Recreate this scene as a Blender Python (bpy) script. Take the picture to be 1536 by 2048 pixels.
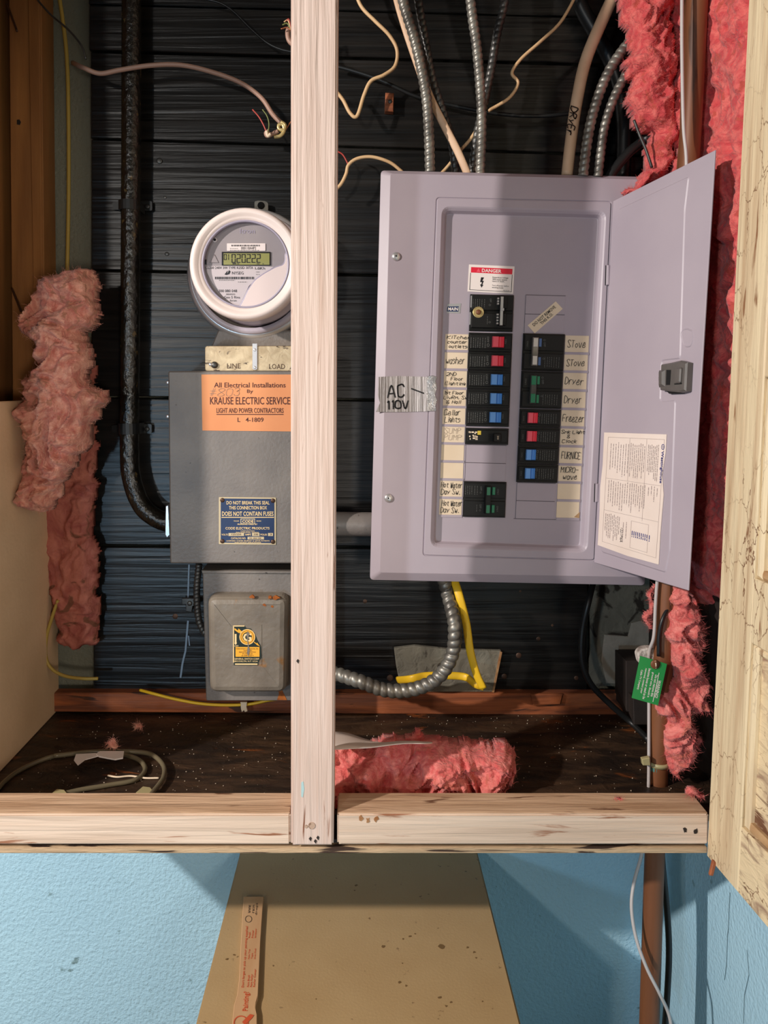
import bpy, bmesh, math, random
from mathutils import Vector, noise, Matrix
S = bpy.context.scene
for o in list(bpy.data.objects): bpy.data.objects.remove(o)
R = math.radians
random.seed(7)
# ------------------------------------------------------------------ camera
F, CX, CY, TH, H0 = 1500.0, 720.0, 826.4, R(2.0), 1.55
cam = bpy.data.objects.new('camera', bpy.data.cameras.new('camera')); S.collection.objects.link(cam)
cam.location = (0, 0, H0); cam.rotation_euler = (R(90) - TH, 0, 0)
cd = cam.data; cd.sensor_fit = 'VERTICAL'; cd.sensor_height = 36; cd.lens = F / 2048 * 36
cd.shift_x = (768 - CX) / 2048; cd.shift_y = (CY - 1024) / 2048; cd.clip_start = .02
S.camera = cam
# ------------------------------------------------------------------ light
w = bpy.data.worlds.new('world'); S.world = w; w.use_nodes = True
w.node_tree.nodes['Background'].inputs[0].default_value = (1, .9, .82, 1)
w.node_tree.nodes['Background'].inputs[1].default_value = .05
def lamp(name, loc, power, col, kind='POINT', size=.04, target=None):
    l = bpy.data.lights.new(name, kind); l.energy = power; l.color = col
    if kind in ('POINT', 'SPOT'): l.shadow_soft_size = size
    else: l.shape = 'DISK'; l.size = size
    o = bpy.data.objects.new(name, l); S.collection.objects.link(o); o.location = loc
    if target: o.rotation_euler = (Vector(target) - Vector(loc)).to_track_quat('-Z', 'Y').to_euler()
    return o
lamp('ceiling_bulb', (-1.84, -.36, H0 + .69), 238, (1.0, .93, .88), size=.035)
lamp('low_blue_lamp', (-.80, -.80, H0 - .40), 5.2, (.50, .76, 1.0), 'AREA', .09, (0, 1.1, 1.1))
lamp('far_lamp', (-1.10, -1.5, H0 + .42), 10.5, (1.0, .92, .84), 'AREA', .10, (0, 1, 1.3))
sl = lamp('side_fill', (.34, -.7, H0 - .2), 24, (1.0, .88, .76), 'SPOT', .12, (-.62, 1.1, 1.3))  # added fill with no known source, brightens the left side of the cupboard
sl.data.spot_size = R(48); sl.data.spot_blend = .5
S.view_settings.view_transform = 'Standard'; S.view_settings.look = 'None'
S.view_settings.gamma = 1; S.view_settings.use_curve_mapping = False
S.view_settings.exposure = 0.0
# ------------------------------------------------------------------ projection helpers
CAM = Vector((0, 0, H0))
def ray(px, py):
    x, y = (px - CX) / F, -(py - CY) / F
    return Vector((x, math.cos(TH) + y * math.sin(TH), -math.sin(TH) + y * math.cos(TH)))
def P(px, py, Y):
    r = ray(px, py); return CAM + r * (Y / r.y)
class Pl:
    def __init__(s, a, b, c):
        s.o = a; n = (b - a).cross(c - a).normalized()
        if n.dot(CAM - a) < 0: n = -n
        s.n = n; up = Vector((0, 0, 1)) if abs(n.z) < .9 else Vector((0, 1, 0))
        s.u = up.cross(n).normalized(); s.v = n.cross(s.u).normalized()
    def hit(s, px, py, off=0):
        r = ray(px, py); o = s.o + s.n * off
        return CAM + r * ((o - CAM).dot(s.n) / r.dot(s.n))
    def uv(s, px, py):
        d = s.hit(px, py) - s.o; return (d.dot(s.u), d.dot(s.v))
    def xyz(s, uv, off=0): return s.o + s.u * uv[0] + s.v * uv[1] + s.n * off
    def shift(s, off):
        q = Pl.__new__(Pl); q.o = s.o + s.n * off; q.n, q.u, q.v = s.n, s.u, s.v; return q
def frontal(Y): return Pl(P(500, 500, Y), P(900, 500, Y), P(700, 900, Y))
# ------------------------------------------------------------------ materials
def lin(c):
    return tuple(((x / 255 / 12.92) if x <= 10 else (((x / 255) + .055) / 1.055) ** 2.4) for x in c) + (1,)
def mat(name, c1, c2=None, rough=.6, metal=0, scale=(8, 8, 8), lo=.35, hi=.7, bump=0, bscale=None, chips=None, chip_lo=.62, chip_scale=(20, 20, 20), detail=6, coord='Object', emit=0, spec=.5, dist=.01, crackle=None, distort=0):
    m = bpy.data.materials.new(name); m.use_nodes = True; nt = m.node_tree; N = nt.nodes; L = nt.links
    b = N['Principled BSDF']; b.inputs['Roughness'].default_value = rough; b.inputs['Metallic'].default_value = metal
    b.inputs['Specular IOR Level'].default_value = spec
    tc = N.new('ShaderNodeTexCoord')
    def nz(sc, det=detail):
        mp = N.new('ShaderNodeMapping'); mp.inputs['Scale'].default_value = sc; L.new(tc.outputs[coord], mp.inputs[0])
        n = N.new('ShaderNodeTexNoise'); n.inputs['Scale'].default_value = 1; n.inputs['Detail'].default_value = det; n.inputs['Distortion'].default_value = distort
        L.new(mp.outputs[0], n.inputs[0]); return n
    def ramp(src, a, bb, ca=(0, 0, 0, 1), cb=(1, 1, 1, 1)):
        r = N.new('ShaderNodeValToRGB'); r.color_ramp.elements[0].position = a; r.color_ramp.elements[1].position = bb
        r.color_ramp.elements[0].color = ca; r.color_ramp.elements[1].color = cb; L.new(src, r.inputs[0]); return r
    out = None
    if c2 is None: b.inputs['Base Color'].default_value = lin(c1)
    else:
        r = ramp(nz(scale).outputs[0], lo, hi, lin(c1), lin(c2)); out = r.outputs[0]
    if chips:
        k = ramp(nz(chip_scale).outputs[0], chip_lo, chip_lo + .05)
        mx = N.new('ShaderNodeMix'); mx.data_type = 'RGBA'; L.new(k.outputs[0], mx.inputs[0])
        if out: L.new(out, mx.inputs[6])
        else: mx.inputs[6].default_value = lin(c1)
        mx.inputs[7].default_value = lin(chips); out = mx.outputs[2]
    if crackle:
        mp = N.new('ShaderNodeMapping'); mp.inputs['Scale'].default_value = crackle; L.new(tc.outputs[coord], mp.inputs[0])
        wn = N.new('ShaderNodeTexNoise'); wn.inputs['Scale'].default_value = 3; L.new(mp.outputs[0], wn.inputs[0])
        ad = N.new('ShaderNodeMix'); ad.data_type = 'VECTOR'; ad.inputs[0].default_value = .35; L.new(mp.outputs[0], ad.inputs[4]); L.new(wn.outputs[1], ad.inputs[5])
        vo = N.new('ShaderNodeTexVoronoi'); vo.feature = 'DISTANCE_TO_EDGE'; vo.inputs['Scale'].default_value = 1; L.new(ad.outputs[1], vo.inputs[0])
        k = ramp(vo.outputs[0], .004, .018, (1, 1, 1, 1), (0, 0, 0, 1)); k2 = ramp(nz(tuple(v * .16 for v in crackle), 2).outputs[0], .44, .6)
        mu = N.new('ShaderNodeMath'); mu.operation = 'MULTIPLY'; L.new(k.outputs[0], mu.inputs[0]); L.new(k2.outputs[0], mu.inputs[1])
        mx = N.new('ShaderNodeMix'); mx.data_type = 'RGBA'; L.new(mu.outputs[0], mx.inputs[0])
        if out: L.new(out, mx.inputs[6])
        else: mx.inputs[6].default_value = lin(c1)
        mx.inputs[7].default_value = lin((128, 92, 64)); out = mx.outputs[2]
    if out: L.new(out, b.inputs['Base Color'])
    if bump:
        bp = N.new('ShaderNodeBump'); bp.inputs['Strength'].default_value = bump; bp.inputs['Distance'].default_value = dist
        L.new(nz(bscale or scale).outputs[0], bp.inputs['Height']); L.new(bp.outputs[0], b.inputs['Normal'])
    if emit: b.inputs['Emission Color'].default_value = lin(c1); b.inputs['Emission Strength'].default_value = emit
    return m
def glassy(name):
    m = bpy.data.materials.new(name); m.use_nodes = True; N = m.node_tree.nodes; L = m.node_tree.links
    N.remove(N['Principled BSDF']); t = N.new('ShaderNodeBsdfTransparent'); t.inputs[0].default_value = (.97, .96, .98, 1)
    g = N.new('ShaderNodeBsdfGlossy'); g.inputs['Roughness'].default_value = .03
    fr = N.new('ShaderNodeFresnel'); fr.inputs[0].default_value = 1.45; mx = N.new('ShaderNodeMixShader')
    L.new(fr.outputs[0], mx.inputs[0]); L.new(t.outputs[0], mx.inputs[1]); L.new(g.outputs[0], mx.inputs[2])
    L.new(mx.outputs[0], N['Material Output'].inputs[0]); return m
M = {}
M['plank'] = mat('black_plank', (9, 9, 9), (42, 38, 34), rough=.34, scale=(4, 5, 60), lo=.42, hi=.9, bump=.5, bscale=(2.5, 3, 95), dist=.003, spec=.5, distort=.6, chips=(3, 3, 3), chip_lo=.62, chip_scale=(3, 3, 40))
M['plaster'] = mat('old_plaster', (104, 100, 88), (132, 126, 110), rough=.9, scale=(12, 6, 12), bump=1, bscale=(50, 50, 50), chips=(52, 44, 36), chip_lo=.58, chip_scale=(24, 24, 24), dist=.004, distort=.8)
M['beam'] = mat('painted_beam', (224, 200, 178), (202, 174, 150), rough=.6, scale=(3, 30, 90), lo=.42, hi=.75, bump=.55, bscale=(5, 60, 150), chips=(160, 108, 78), chip_lo=.635, chip_scale=(11, 50, 90), dist=.004, distort=.5)
M['post'] = mat('painted_post', (222, 198, 184), (198, 168, 150), rough=.6, scale=(90, 30, 4), lo=.44, hi=.75, bump=.55, bscale=(170, 60, 6), chips=(140, 92, 68), chip_lo=.655, chip_scale=(95, 60, 9), dist=.004, distort=.5)
M['beam_top'] = mat('worn_beam_top', (206, 172, 140), (178, 142, 110), rough=.75, scale=(5, 50, 60), lo=.4, hi=.65, bump=1, bscale=(8, 120, 120), chips=(110, 74, 50), chip_lo=.63, chip_scale=(9, 60, 60), dist=.003, distort=.6)
M['edge_wood'] = mat('rough_plywood_edge', (186, 156, 122), (204, 174, 138), rough=.8, scale=(6, 20, 90), chips=(62, 42, 30), chip_lo=.55, chip_scale=(8, 30, 150), bump=1, bscale=(20, 30, 150), dist=.003, distort=.8)
M['doorpaint'] = mat('cracked_door_paint', (228, 208, 170), (192, 162, 126), rough=.5, scale=(50, 60, 3.0), lo=.45, hi=.72, bump=1, bscale=(100, 90, 6), chips=(140, 96, 62), chip_lo=.645, chip_scale=(60, 70, 7), dist=.003, crackle=(60, 60, 26), distort=.4)
M['doorpanel'] = mat('cracked_panel_paint', (228, 206, 166), (150, 118, 98), rough=.5, scale=(50, 24, 50), lo=.5, hi=.7, bump=1, bscale=(90, 30, 90), chips=(112, 76, 54), chip_lo=.60, chip_scale=(60, 12, 60), dist=.003, crackle=(50, 40, 50), distort=1)
M['rust_edge'] = mat('bare_brown_moulding', (150, 96, 52), (206, 176, 132), rough=.7, scale=(20, 20, 30), bump=.3)
M['floorwood'] = mat('dirty_floor_board', (36, 25, 17), (80, 58, 40), rough=.5, scale=(7, 26, 8), lo=.42, hi=.7, bump=1, bscale=(30, 50, 30), chips=(122, 66, 28), chip_lo=.64, chip_scale=(7, 20, 7), dist=.004, distort=1.2)
M['orange'] = mat('orange_brown_wood', (172, 96, 54), (112, 62, 40), rough=.6, scale=(6, 20, 50), lo=.35, hi=.65, bump=.6, bscale=(5, 30, 90), chips=(70, 42, 30), chip_lo=.6, chip_scale=(9, 20, 60), dist=.003, distort=1)
M['stud'] = mat('brown_stud', (160, 108, 56), (130, 84, 42), rough=.7, scale=(40, 20, 5), bump=.2)
M['darkwood'] = mat('dark_wood', (44, 33, 27), (30, 22, 18), rough=.7, scale=(20, 20, 20), bump=.2)
M['sidepanel'] = mat('tan_fibreboard', (226, 194, 156), (208, 176, 138), rough=.85, scale=(7, 7, 7), bump=.25, bscale=(140, 140, 140), dist=.002)
M['tan'] = mat('tan_enamel', (190, 160, 116), (178, 146, 102), rough=.5, scale=(7, 7, 7), lo=.3, hi=.7, chips=(128, 100, 66), chip_lo=.69, chip_scale=(90, 90, 90), bump=.2, bscale=(300, 300, 300), dist=.001)
M['cover'] = mat('grey_lilac_enamel', (176, 164, 172), (170, 158, 167), rough=.42, scale=(10, 10, 10), bump=.05, bscale=(900, 900, 900), dist=.0006)
M['deadfront'] = mat('grey_lilac_plate', (172, 160, 168), (166, 154, 163), rough=.42, scale=(10, 10, 10))
M['groove'] = mat('groove_shadow_line', (96, 86, 92), rough=.6)
M['dirt'] = mat('brown_dust_line', (138, 106, 84), (176, 160, 160), rough=.9, scale=(60, 60, 60))
M['black'] = mat('black_plastic', (13, 13, 12), rough=.42, spec=.35)
M['black2'] = mat('black_plastic_raised', (19, 19, 18), rough=.5, spec=.35)
M['hole'] = mat('deep_black', (6, 6, 6), rough=.8)
M['print'] = mat('grey_printing', (104, 104, 100), rough=.7)
M['red'] = mat('red_plastic', (226, 40, 64), rough=.35)
M['redl'] = mat('pale_red_plastic', (242, 92, 108), rough=.35)
M['blue'] = mat('blue_plastic', (60, 128, 206), rough=.35)
M['bluel'] = mat('pale_blue_plastic', (104, 160, 226), rough=.35)
M['green'] = mat('green_plastic', (34, 120, 84), rough=.35)
M['cream'] = mat('cream_card', (232, 212, 184), (224, 202, 172), rough=.8, scale=(20, 20, 20))
M['white'] = mat('white_card', (240, 228, 220), rough=.6)
M['paper'] = mat('cream_paper', (236, 220, 208), (228, 210, 196), rough=.8, scale=(20, 20, 20))
M['ink'] = mat('black_ink', (18, 16, 20), rough=.6)
M['inkblue'] = mat('blue_ink', (28, 40, 120), rough=.6)
M['pencil'] = mat('pencil_grey', (160, 144, 130), rough=.8)
M['faint'] = mat('faint_print', (168, 152, 146), rough=.8)
M['navy'] = mat('navy_enamel', (36, 54, 92), (30, 46, 84), rough=.4, scale=(20, 20, 20))
M['orangecard'] = mat('orange_card', (236, 160, 108), (226, 148, 98), rough=.7, scale=(12, 12, 12))
M['brownink'] = mat('brown_ink', (84, 36, 28), rough=.6)
M['grey'] = mat('grey_enamel', (134, 126, 118), (112, 105, 100), rough=.4, scale=(14, 14, 14), lo=.3, hi=.7, chips=(66, 58, 52), chip_lo=.68, chip_scale=(110, 110, 110), bump=.5, bscale=(200, 200, 200), dist=.001)
M['greyrust'] = mat('grey_enamel_rusty', (136, 126, 112), (112, 102, 90), rough=.4, scale=(18, 18, 18), chips=(150, 104, 50), chip_lo=.62, chip_scale=(24, 24, 24), bump=.8, bscale=(60, 60, 60), dist=.002)
M['cast'] = mat('scratched_cast_metal', (216, 196, 160), (180, 158, 124), rough=.42, metal=.2, scale=(40, 40, 40), chips=(90, 74, 58), chip_lo=.635, chip_scale=(60, 60, 90), bump=.3, bscale=(60, 60, 60), dist=.002, distort=1.5)
M['chrome'] = mat('bright_metal', (214, 212, 212), rough=.3, metal=.65)
M['steel'] = mat('galvanised_steel', (150, 146, 136), (98, 94, 88), rough=.42, metal=.6, scale=(40, 40, 40))
M['darksteel'] = mat('dull_dark_steel', (104, 102, 98), (66, 66, 66), rough=.42, metal=.7, scale=(40, 40, 40))
M['tape'] = mat('duct_tape', (178, 172, 170), (140, 134, 132), rough=.4, metal=.35, scale=(260, 40, 6), lo=.4, hi=.6, bump=.8, bscale=(300, 40, 8), dist=.004)
M['tape_smooth'] = mat('duct_tape_shiny', (196, 192, 190), (150, 146, 146), rough=.25, metal=.6, scale=(50, 40, 50), bump=.6, bscale=(90, 80, 60), dist=.004)
M['brass'] = mat('brass', (206, 182, 124), rough=.35, metal=.5)
M['meterwhite'] = mat('white_plastic', (236, 220, 212), rough=.28)
M['metergrey'] = mat('grey_faceplate', (150, 142, 142), (158, 150, 148), rough=.5, scale=(30, 30, 30))
M['metersilver'] = mat('pale_faceplate', (206, 196, 194), rough=.5)
M['lcd'] = mat('lcd_green', (148, 148, 84), rough=.3)
M['lilac'] = mat('clear_lilac_plastic', (186, 176, 186), (206, 190, 184), rough=.25, scale=(9, 9, 9))
M['copper'] = mat('tarnished_copper', (112, 68, 42), (134, 84, 52), rough=.5, metal=.12, scale=(30, 30, 4), chips=(78, 50, 34), chip_lo=.58, chip_scale=(60, 60, 6))
M['verdigris'] = mat('verdigris', (84, 134, 124), (60, 96, 88), rough=.9, scale=(80, 80, 80))
M['tarpipe'] = mat('tarred_pipe', (14, 13, 11), (30, 26, 18), rough=.22, scale=(60, 60, 60), bump=1.0, bscale=(120, 120, 90), chips=(84, 66, 36), chip_lo=.64, chip_scale=(90, 90, 60), dist=.003, spec=.7)
M['rubber'] = mat('black_rubber', (26, 27, 27), rough=.4)
M['creamcable'] = mat('cream_cable', (226, 190, 156), (206, 168, 134), rough=.5, scale=(20, 20, 20))
M['tancable'] = mat('tan_cable', (166, 130, 112), rough=.5)
M['greycable'] = mat('pale_grey_cable', (190, 182, 178), rough=.45)
M['oatcable'] = mat('old_cream_wire', (216, 178, 132), rough=.5)
M['yellow'] = mat('yellow_cable', (240, 192, 40), rough=.4)
M['oldyellow'] = mat('dull_yellow_cable', (176, 148, 68), rough=.5)
M['copperwire'] = mat('copper_wire', (196, 120, 84), rough=.3, metal=.7)
M['redwire'] = mat('red_wire', (170, 60, 50), rough=.4)
M['greenwire'] = mat('olive_wire', (112, 120, 62), rough=.5)
M['greentag'] = mat('green_card', (40, 148, 74), rough=.4)
M['crust'] = mat('crusted_metal', (206, 196, 186), (120, 104, 96), rough=.8, scale=(90, 90, 90), lo=.4, hi=.7, bump=.8, bscale=(150, 150, 150), dist=.004)
M['pink'] = mat('pink_fibreglass', (234, 140, 130), (208, 96, 92), rough=1, scale=(34, 34, 34), lo=.35, hi=.62, bump=.5, bscale=(70, 70, 90), dist=.009, spec=.05, distort=2.5, chips=(204, 112, 98), chip_lo=.58, chip_scale=(22, 22, 22))
M['pink'].node_tree.nodes['Principled BSDF'].inputs['Sheen Weight'].default_value = .15
M['pinkred'] = mat('pinkred_fibreglass', (228, 116, 108), (200, 76, 78), rough=1, scale=(34, 34, 34), lo=.35, hi=.62, bump=.5, bscale=(70, 70, 90), dist=.009, spec=.05, distort=2.5, chips=(190, 84, 74), chip_lo=.58, chip_scale=(22, 22, 22))
M['pinkred'].node_tree.nodes['Principled BSDF'].inputs['Sheen Weight'].default_value = .15
M['pinkold'] = mat('pinkold_fibreglass', (236, 172, 148), (206, 126, 110), rough=1, scale=(34, 34, 34), lo=.35, hi=.62, bump=.5, bscale=(70, 70, 90), dist=.009, spec=.05, distort=2.5, chips=(188, 128, 104), chip_lo=.58, chip_scale=(22, 22, 22))
M['pinkold'].node_tree.nodes['Principled BSDF'].inputs['Sheen Weight'].default_value = .15
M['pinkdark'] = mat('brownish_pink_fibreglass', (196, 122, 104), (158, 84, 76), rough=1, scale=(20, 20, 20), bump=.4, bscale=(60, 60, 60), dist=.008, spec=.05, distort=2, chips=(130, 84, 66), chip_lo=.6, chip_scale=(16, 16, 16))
M['bluewall'] = None
M['stick'] = mat('bare_stick_wood', (208, 166, 122), (198, 152, 108), rough=.7, scale=(60, 6, 30))
M['stickprint'] = mat('orange_red_print', (206, 84, 44), rough=.7)
M['nail'] = mat('rusty_nail', (90, 66, 52), rough=.5, metal=.6)
M['clearplastic'] = mat('yellowed_clear_plastic', (176, 164, 120), rough=.3)
M['tube'] = mat('cloudy_plastic_tube', (110, 100, 78), rough=.25)
M['orangeyellow'] = mat('amber_print', (246, 178, 50), rough=.5)
M['cream2'] = mat('cream_print', (248, 216, 156), rough=.5)
M['dkgreen'] = mat('dark_green_print', (26, 40, 34), rough=.5)
M['darkplastic'] = mat('dark_grey_plastic', (98, 92, 88), (84, 80, 76), rough=.35, scale=(30, 30, 30))
M['paintdrip'] = mat('pale_blue_paint_drip', (128, 150, 172), rough=.6)
M['speck'] = mat('pale_grit', (176, 160, 140), rough=.9)
M['concrete'] = mat('concrete_floor', (70, 64, 58), (54, 50, 46), rough=.8, scale=(3, 3, 3), bump=.2)
M['ceil'] = mat('ceiling_boards', (62, 50, 40), rough=.9)
M['glass'] = glassy('clear_cover')
# blue wall: paint below the cupboard, bare plaster above
def bluewall():
    m = mat('blue_wall_paint', (178, 216, 232), (166, 205, 224), rough=.75, scale=(3, 3, 3), bump=.5, bscale=(190, 190, 190), chips=(120, 150, 156), chip_lo=.70, chip_scale=(40, 40, 40), dist=.006)
    N = m.node_tree.nodes; L = m.node_tree.links; b = N['Principled BSDF']
    src = b.inputs['Base Color'].links[0].from_socket
    g = N.new('ShaderNodeNewGeometry'); sp = N.new('ShaderNodeSeparateXYZ'); L.new(g.outputs['Position'], sp.inputs[0])
    mt = N.new('ShaderNodeMath'); mt.operation = 'GREATER_THAN'; mt.inputs[1].default_value = H0 - .56; L.new(sp.outputs[2], mt.inputs[0])
    mx = N.new('ShaderNodeMix'); mx.data_type = 'RGBA'; L.new(mt.outputs[0], mx.inputs[0]); L.new(src, mx.inputs[6]); mx.inputs[7].default_value = lin((128, 128, 112))
    # worn patch lower near the corner
    L.new(mx.outputs[2], b.inputs['Base Color']); return m
M['bluewall'] = bluewall()
M['roomblue'] = mat('blue_room_paint', (110, 152, 180), rough=.8)
# ------------------------------------------------------------------ object helpers
def link(o, parent=None):
    S.collection.objects.link(o)
    if parent is not None: o.parent = parent
    return o
def mesh(name, verts, faces, m, parent=None, smooth=False, mats=None):
    me = bpy.data.meshes.new(name); me.from_pydata([tuple(v) for v in verts], [], faces); me.validate()
    ms = mats or [m]
    for k in ms: me.materials.append(M[k] if isinstance(k, str) else k)
    if smooth: me.polygons.foreach_set('use_smooth', [True] * len(me.polygons))
    me.update(); o = bpy.data.objects.new(name, me)
    if parent is not None and parent.type == 'EMPTY' or parent is not None:
        # keep world coordinates: parents that are empties sit at their base
        link(o, parent); o.matrix_parent_inverse = pinv(parent)
    else: link(o)
    return o
def pinv(p):
    m = Matrix.Identity(4); q = p
    chain = []
    while q is not None: chain.append(q); q = q.parent
    for q in reversed(chain):
        m = m @ (q.matrix_parent_inverse @ Matrix.LocRotScale(q.location, q.rotation_euler, q.scale) if q.parent else Matrix.LocRotScale(q.location, q.rotation_euler, q.scale))
    return m.inverted()
def tag(o, label=None, cat=None, group=None, kind=None):
    if label: o['label'] = label
    if cat: o['category'] = cat
    if group: o['group'] = group
    if kind: o['kind'] = kind
    return o
def thing(name, label, cat, loc, group=None):
    o = bpy.data.objects.new(name, None); S.collection.objects.link(o); o.location = loc; o.empty_display_size = .02
    return tag(o, label, cat, group)
def struct(o): o['kind'] = 'structure'; return o
def box(name, a, b, m, parent=None, ch=0, mats=None):
    (x0, y0, z0), (x1, y1, z1) = a, b
    bm = bmesh.new(); bmesh.ops.create_cube(bm, size=1)
    for v in bm.verts: v.co = Vector(((x0 + x1) / 2 + v.co.x * (x1 - x0), (y0 + y1) / 2 + v.co.y * (y1 - y0), (z0 + z1) / 2 + v.co.z * (z1 - z0)))
    if ch: bmesh.ops.bevel(bm, geom=list(bm.edges), offset=ch, segments=2, affect='EDGES')
    vs = [v.co.copy() for v in bm.verts]; bm.verts.ensure_lookup_table()
    for i, v in enumerate(bm.verts): v.index = i
    fs = [[v.index for v in f.verts] for f in bm.faces]; bm.free()
    return mesh(name, vs, fs, m, parent)
def inset(L, d):
    n = len(L); A = sum(L[i][0] * L[(i + 1) % n][1] - L[(i + 1) % n][0] * L[i][1] for i in range(n)); s = 1 if A > 0 else -1
    out = []
    for i in range(n):
        p0, p1, p2 = Vector(L[i - 1]), Vector(L[i]), Vector(L[(i + 1) % n])
        e1, e2 = (p1 - p0), (p2 - p1)
        if e1.length < 1e-9 or e2.length < 1e-9: out.append(tuple(p1)); continue
        e1.normalize(); e2.normalize()
        n1, n2 = Vector((-e1.y, e1.x)) * s, Vector((-e2.y, e2.x)) * s
        b = n1 + n2
        if b.length < 1e-6: b = n1
        b.normalize(); k = d / max(.35, b.dot(n1)); out.append(tuple(p1 + b * k))
    return out
def rnd(L, r, n=4):
    out = []; N_ = len(L)
    for i in range(N_):
        p0, p1, p2 = Vector(L[i - 1]), Vector(L[i]), Vector(L[(i + 1) % N_])
        a, c = (p0 - p1), (p2 - p1); rr = min(r, a.length * .45, c.length * .45)
        a.normalize(); c.normalize(); s, e = p1 + a * rr, p1 + c * rr
        for k in range(n + 1):
            t = k / n; out.append(tuple(s * (1 - t) ** 2 + p1 * 2 * t * (1 - t) + e * t ** 2))
    return out
def stack(pl, loops, cap0=True, cap1=True):
    n = len(loops[0][0]); V = []; Fc = []
    for L, off in loops: V += [pl.xyz(p, off) for p in L]
    for k in range(len(loops) - 1):
        for i in range(n):
            j = (i + 1) % n; Fc.append([k * n + i, k * n + j, (k + 1) * n + j, (k + 1) * n + i])
    if cap0: Fc.append(list(range(n))[::-1])
    if cap1: Fc.append([(len(loops) - 1) * n + i for i in range(n)])
    # orient
    bm = bmesh.new(); vs = [bm.verts.new(v) for v in V]
    for f in Fc:
        try: bm.faces.new([vs[i] for i in f])
        except ValueError: pass
    bmesh.ops.recalc_face_normals(bm, faces=bm.faces); bm.verts.index_update()
    fs = [[v.index for v in f.verts] for f in bm.faces]; bm.free(); return V, fs
def prism(name, pl, poly, o0, o1, m, parent=None, r=0, c=0, seg=4, smooth=False):
    L = [pl.uv(*p) for p in poly]
    if r: L = rnd(L, r, seg)
    lp = [(L, o0), (L, o1)] if not c else [(L, o0), (L, o1 - c), (inset(L, c), o1)]
    V, Fc = stack(pl, lp); return mesh(name, V, Fc, m, parent, smooth)
def rect(x0, y0, x1, y1, sx=0, sy=0):
    """px rectangle; sx = x shift per px of y (about y0), sy = y shift per px of x (about x0)"""
    h, w_ = y1 - y0, x1 - x0
    return [(x0, y0), (x1, y0 + w_ * sy), (x1 + h * sx, y1 + w_ * sy), (x0 + h * sx, y1)]
def cr(pts, n=8):
    pts = [Vector(p) for p in pts]; out = []
    Q = [pts[0] * 2 - pts[1]] + pts + [pts[-1] * 2 - pts[-2]]
    for i in range(1, len(Q) - 2):
        p0, p1, p2, p3 = Q[i - 1:i + 3]
        for k in range(n):
            t = k / n
            out.append(.5 * ((2 * p1) + (p2 - p0) * t + (2 * p0 - 5 * p1 + 4 * p2 - p3) * t * t + (3 * p1 - p0 - 3 * p2 + p3) * t ** 3))
    out.append(pts[-1]); return out
def resample(path, step):
    out = [path[0]]; acc = 0
    for a, b in zip(path, path[1:]):
        L = (b - a).length; d = step - acc
        while d <= L: out.append(a + (b - a) * (d / L)); d += step
        acc = L - (d - step)
    if (out[-1] - path[-1]).length > step * .3: out.append(path[-1])
    return out
def sweep(path, ring, cap=True):
    """ring(i, s) -> list of (a,b) offsets in the local frame"""
    n = len(path); T = [(path[min(i + 1, n - 1)] - path[max(i - 1, 0)]).normalized() for i in range(n)]
    ref = Vector((0, -1, 0)); ref = (ref - T[0] * ref.dot(T[0]))
    if ref.length < .05: ref = Vector((1, 0, 0)) - T[0] * T[0].x
    ref.normalize(); V = []; Fc = []; s = 0; k = None
    for i in range(n):
        ref = (ref - T[i] * ref.dot(T[i])).normalized(); bi = T[i].cross(ref)
        if i: s += (path[i] - path[i - 1]).length
        rg = ring(i, s); k = len(rg)
        V += [path[i] + ref * a + bi * b for a, b in rg]
    for i in range(n - 1):
        for j in range(k):
            j2 = (j + 1) % k; Fc.append([i * k + j, i * k + j2, (i + 1) * k + j2, (i + 1) * k + j])
    if cap: Fc.append(list(range(k))[::-1]); Fc.append([(n - 1) * k + j for j in range(k)])
    return V, Fc
def circ(r, k=10): return [(r * math.cos(2 * math.pi * j / k), r * math.sin(2 * math.pi * j / k)) for j in range(k)]
def up(ctrl):
    c = list(ctrl)
    for rev in (False, True):
        if rev: c.reverse()
        p = c[0]
        if (p.z - H0) / p.y > .515 and p.y > .9:
            d = (p - c[1]).normalized(); q = p + d * .035; c.insert(0, q); c.insert(0, q + Vector((d.x * .04, 0, .06))); c.insert(0, Vector((q.x + d.x * .08, min(p.y, 1.2), q.z + .28)))
        if rev: c.reverse()
    return c
def tube(name, ctrl, r, m, parent=None, k=10, n=8, taper=None):
    path = cr(up(ctrl), n); N_ = len(path)
    V, Fc = sweep(path, lambda i, s: circ(r * (taper(i / (N_ - 1)) if taper else 1), k)); return mesh(name, V, Fc, m, parent, True)
def flat(name, ctrl, wd, th, m, parent=None, n=8, tw=0):
    path = cr(up(ctrl), n)
    def rg(i, s):
        a = tw * i / len(path); ca, sa = math.cos(a), math.sin(a)
        pts = [(th * math.copysign(abs(math.cos(t)) ** .6, math.cos(t)), wd * math.sin(t)) for t in [2 * math.pi * j / 12 for j in range(12)]]
        return [(x * ca - y * sa, x * sa + y * ca) for x, y in pts]
    V, Fc = sweep(path, rg); return mesh(name, V, Fc, m, parent, True)
def flex(name, ctrl, r, pitch, m, parent=None, k=18):
    path = resample(cr(up(ctrl), 24), pitch / 8)
    def rg(i, s):
        out = []
        for j in range(k):
            a = 2 * math.pi * j / k; ph = (s / pitch * 2 * math.pi - a) % (2 * math.pi)
            rr = r * (.78 + .23 * abs(math.sin(ph / 2)) ** .55); out.append((rr * math.cos(a), rr * math.sin(a)))
        return out
    V, Fc = sweep(path, rg); return mesh(name, V, Fc, m, parent, True)
def pts(Y, *p):
    out = []
    for q in p: out.append(P(q[0], q[1], q[2] if len(q) > 2 else Y))
    return out
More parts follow.
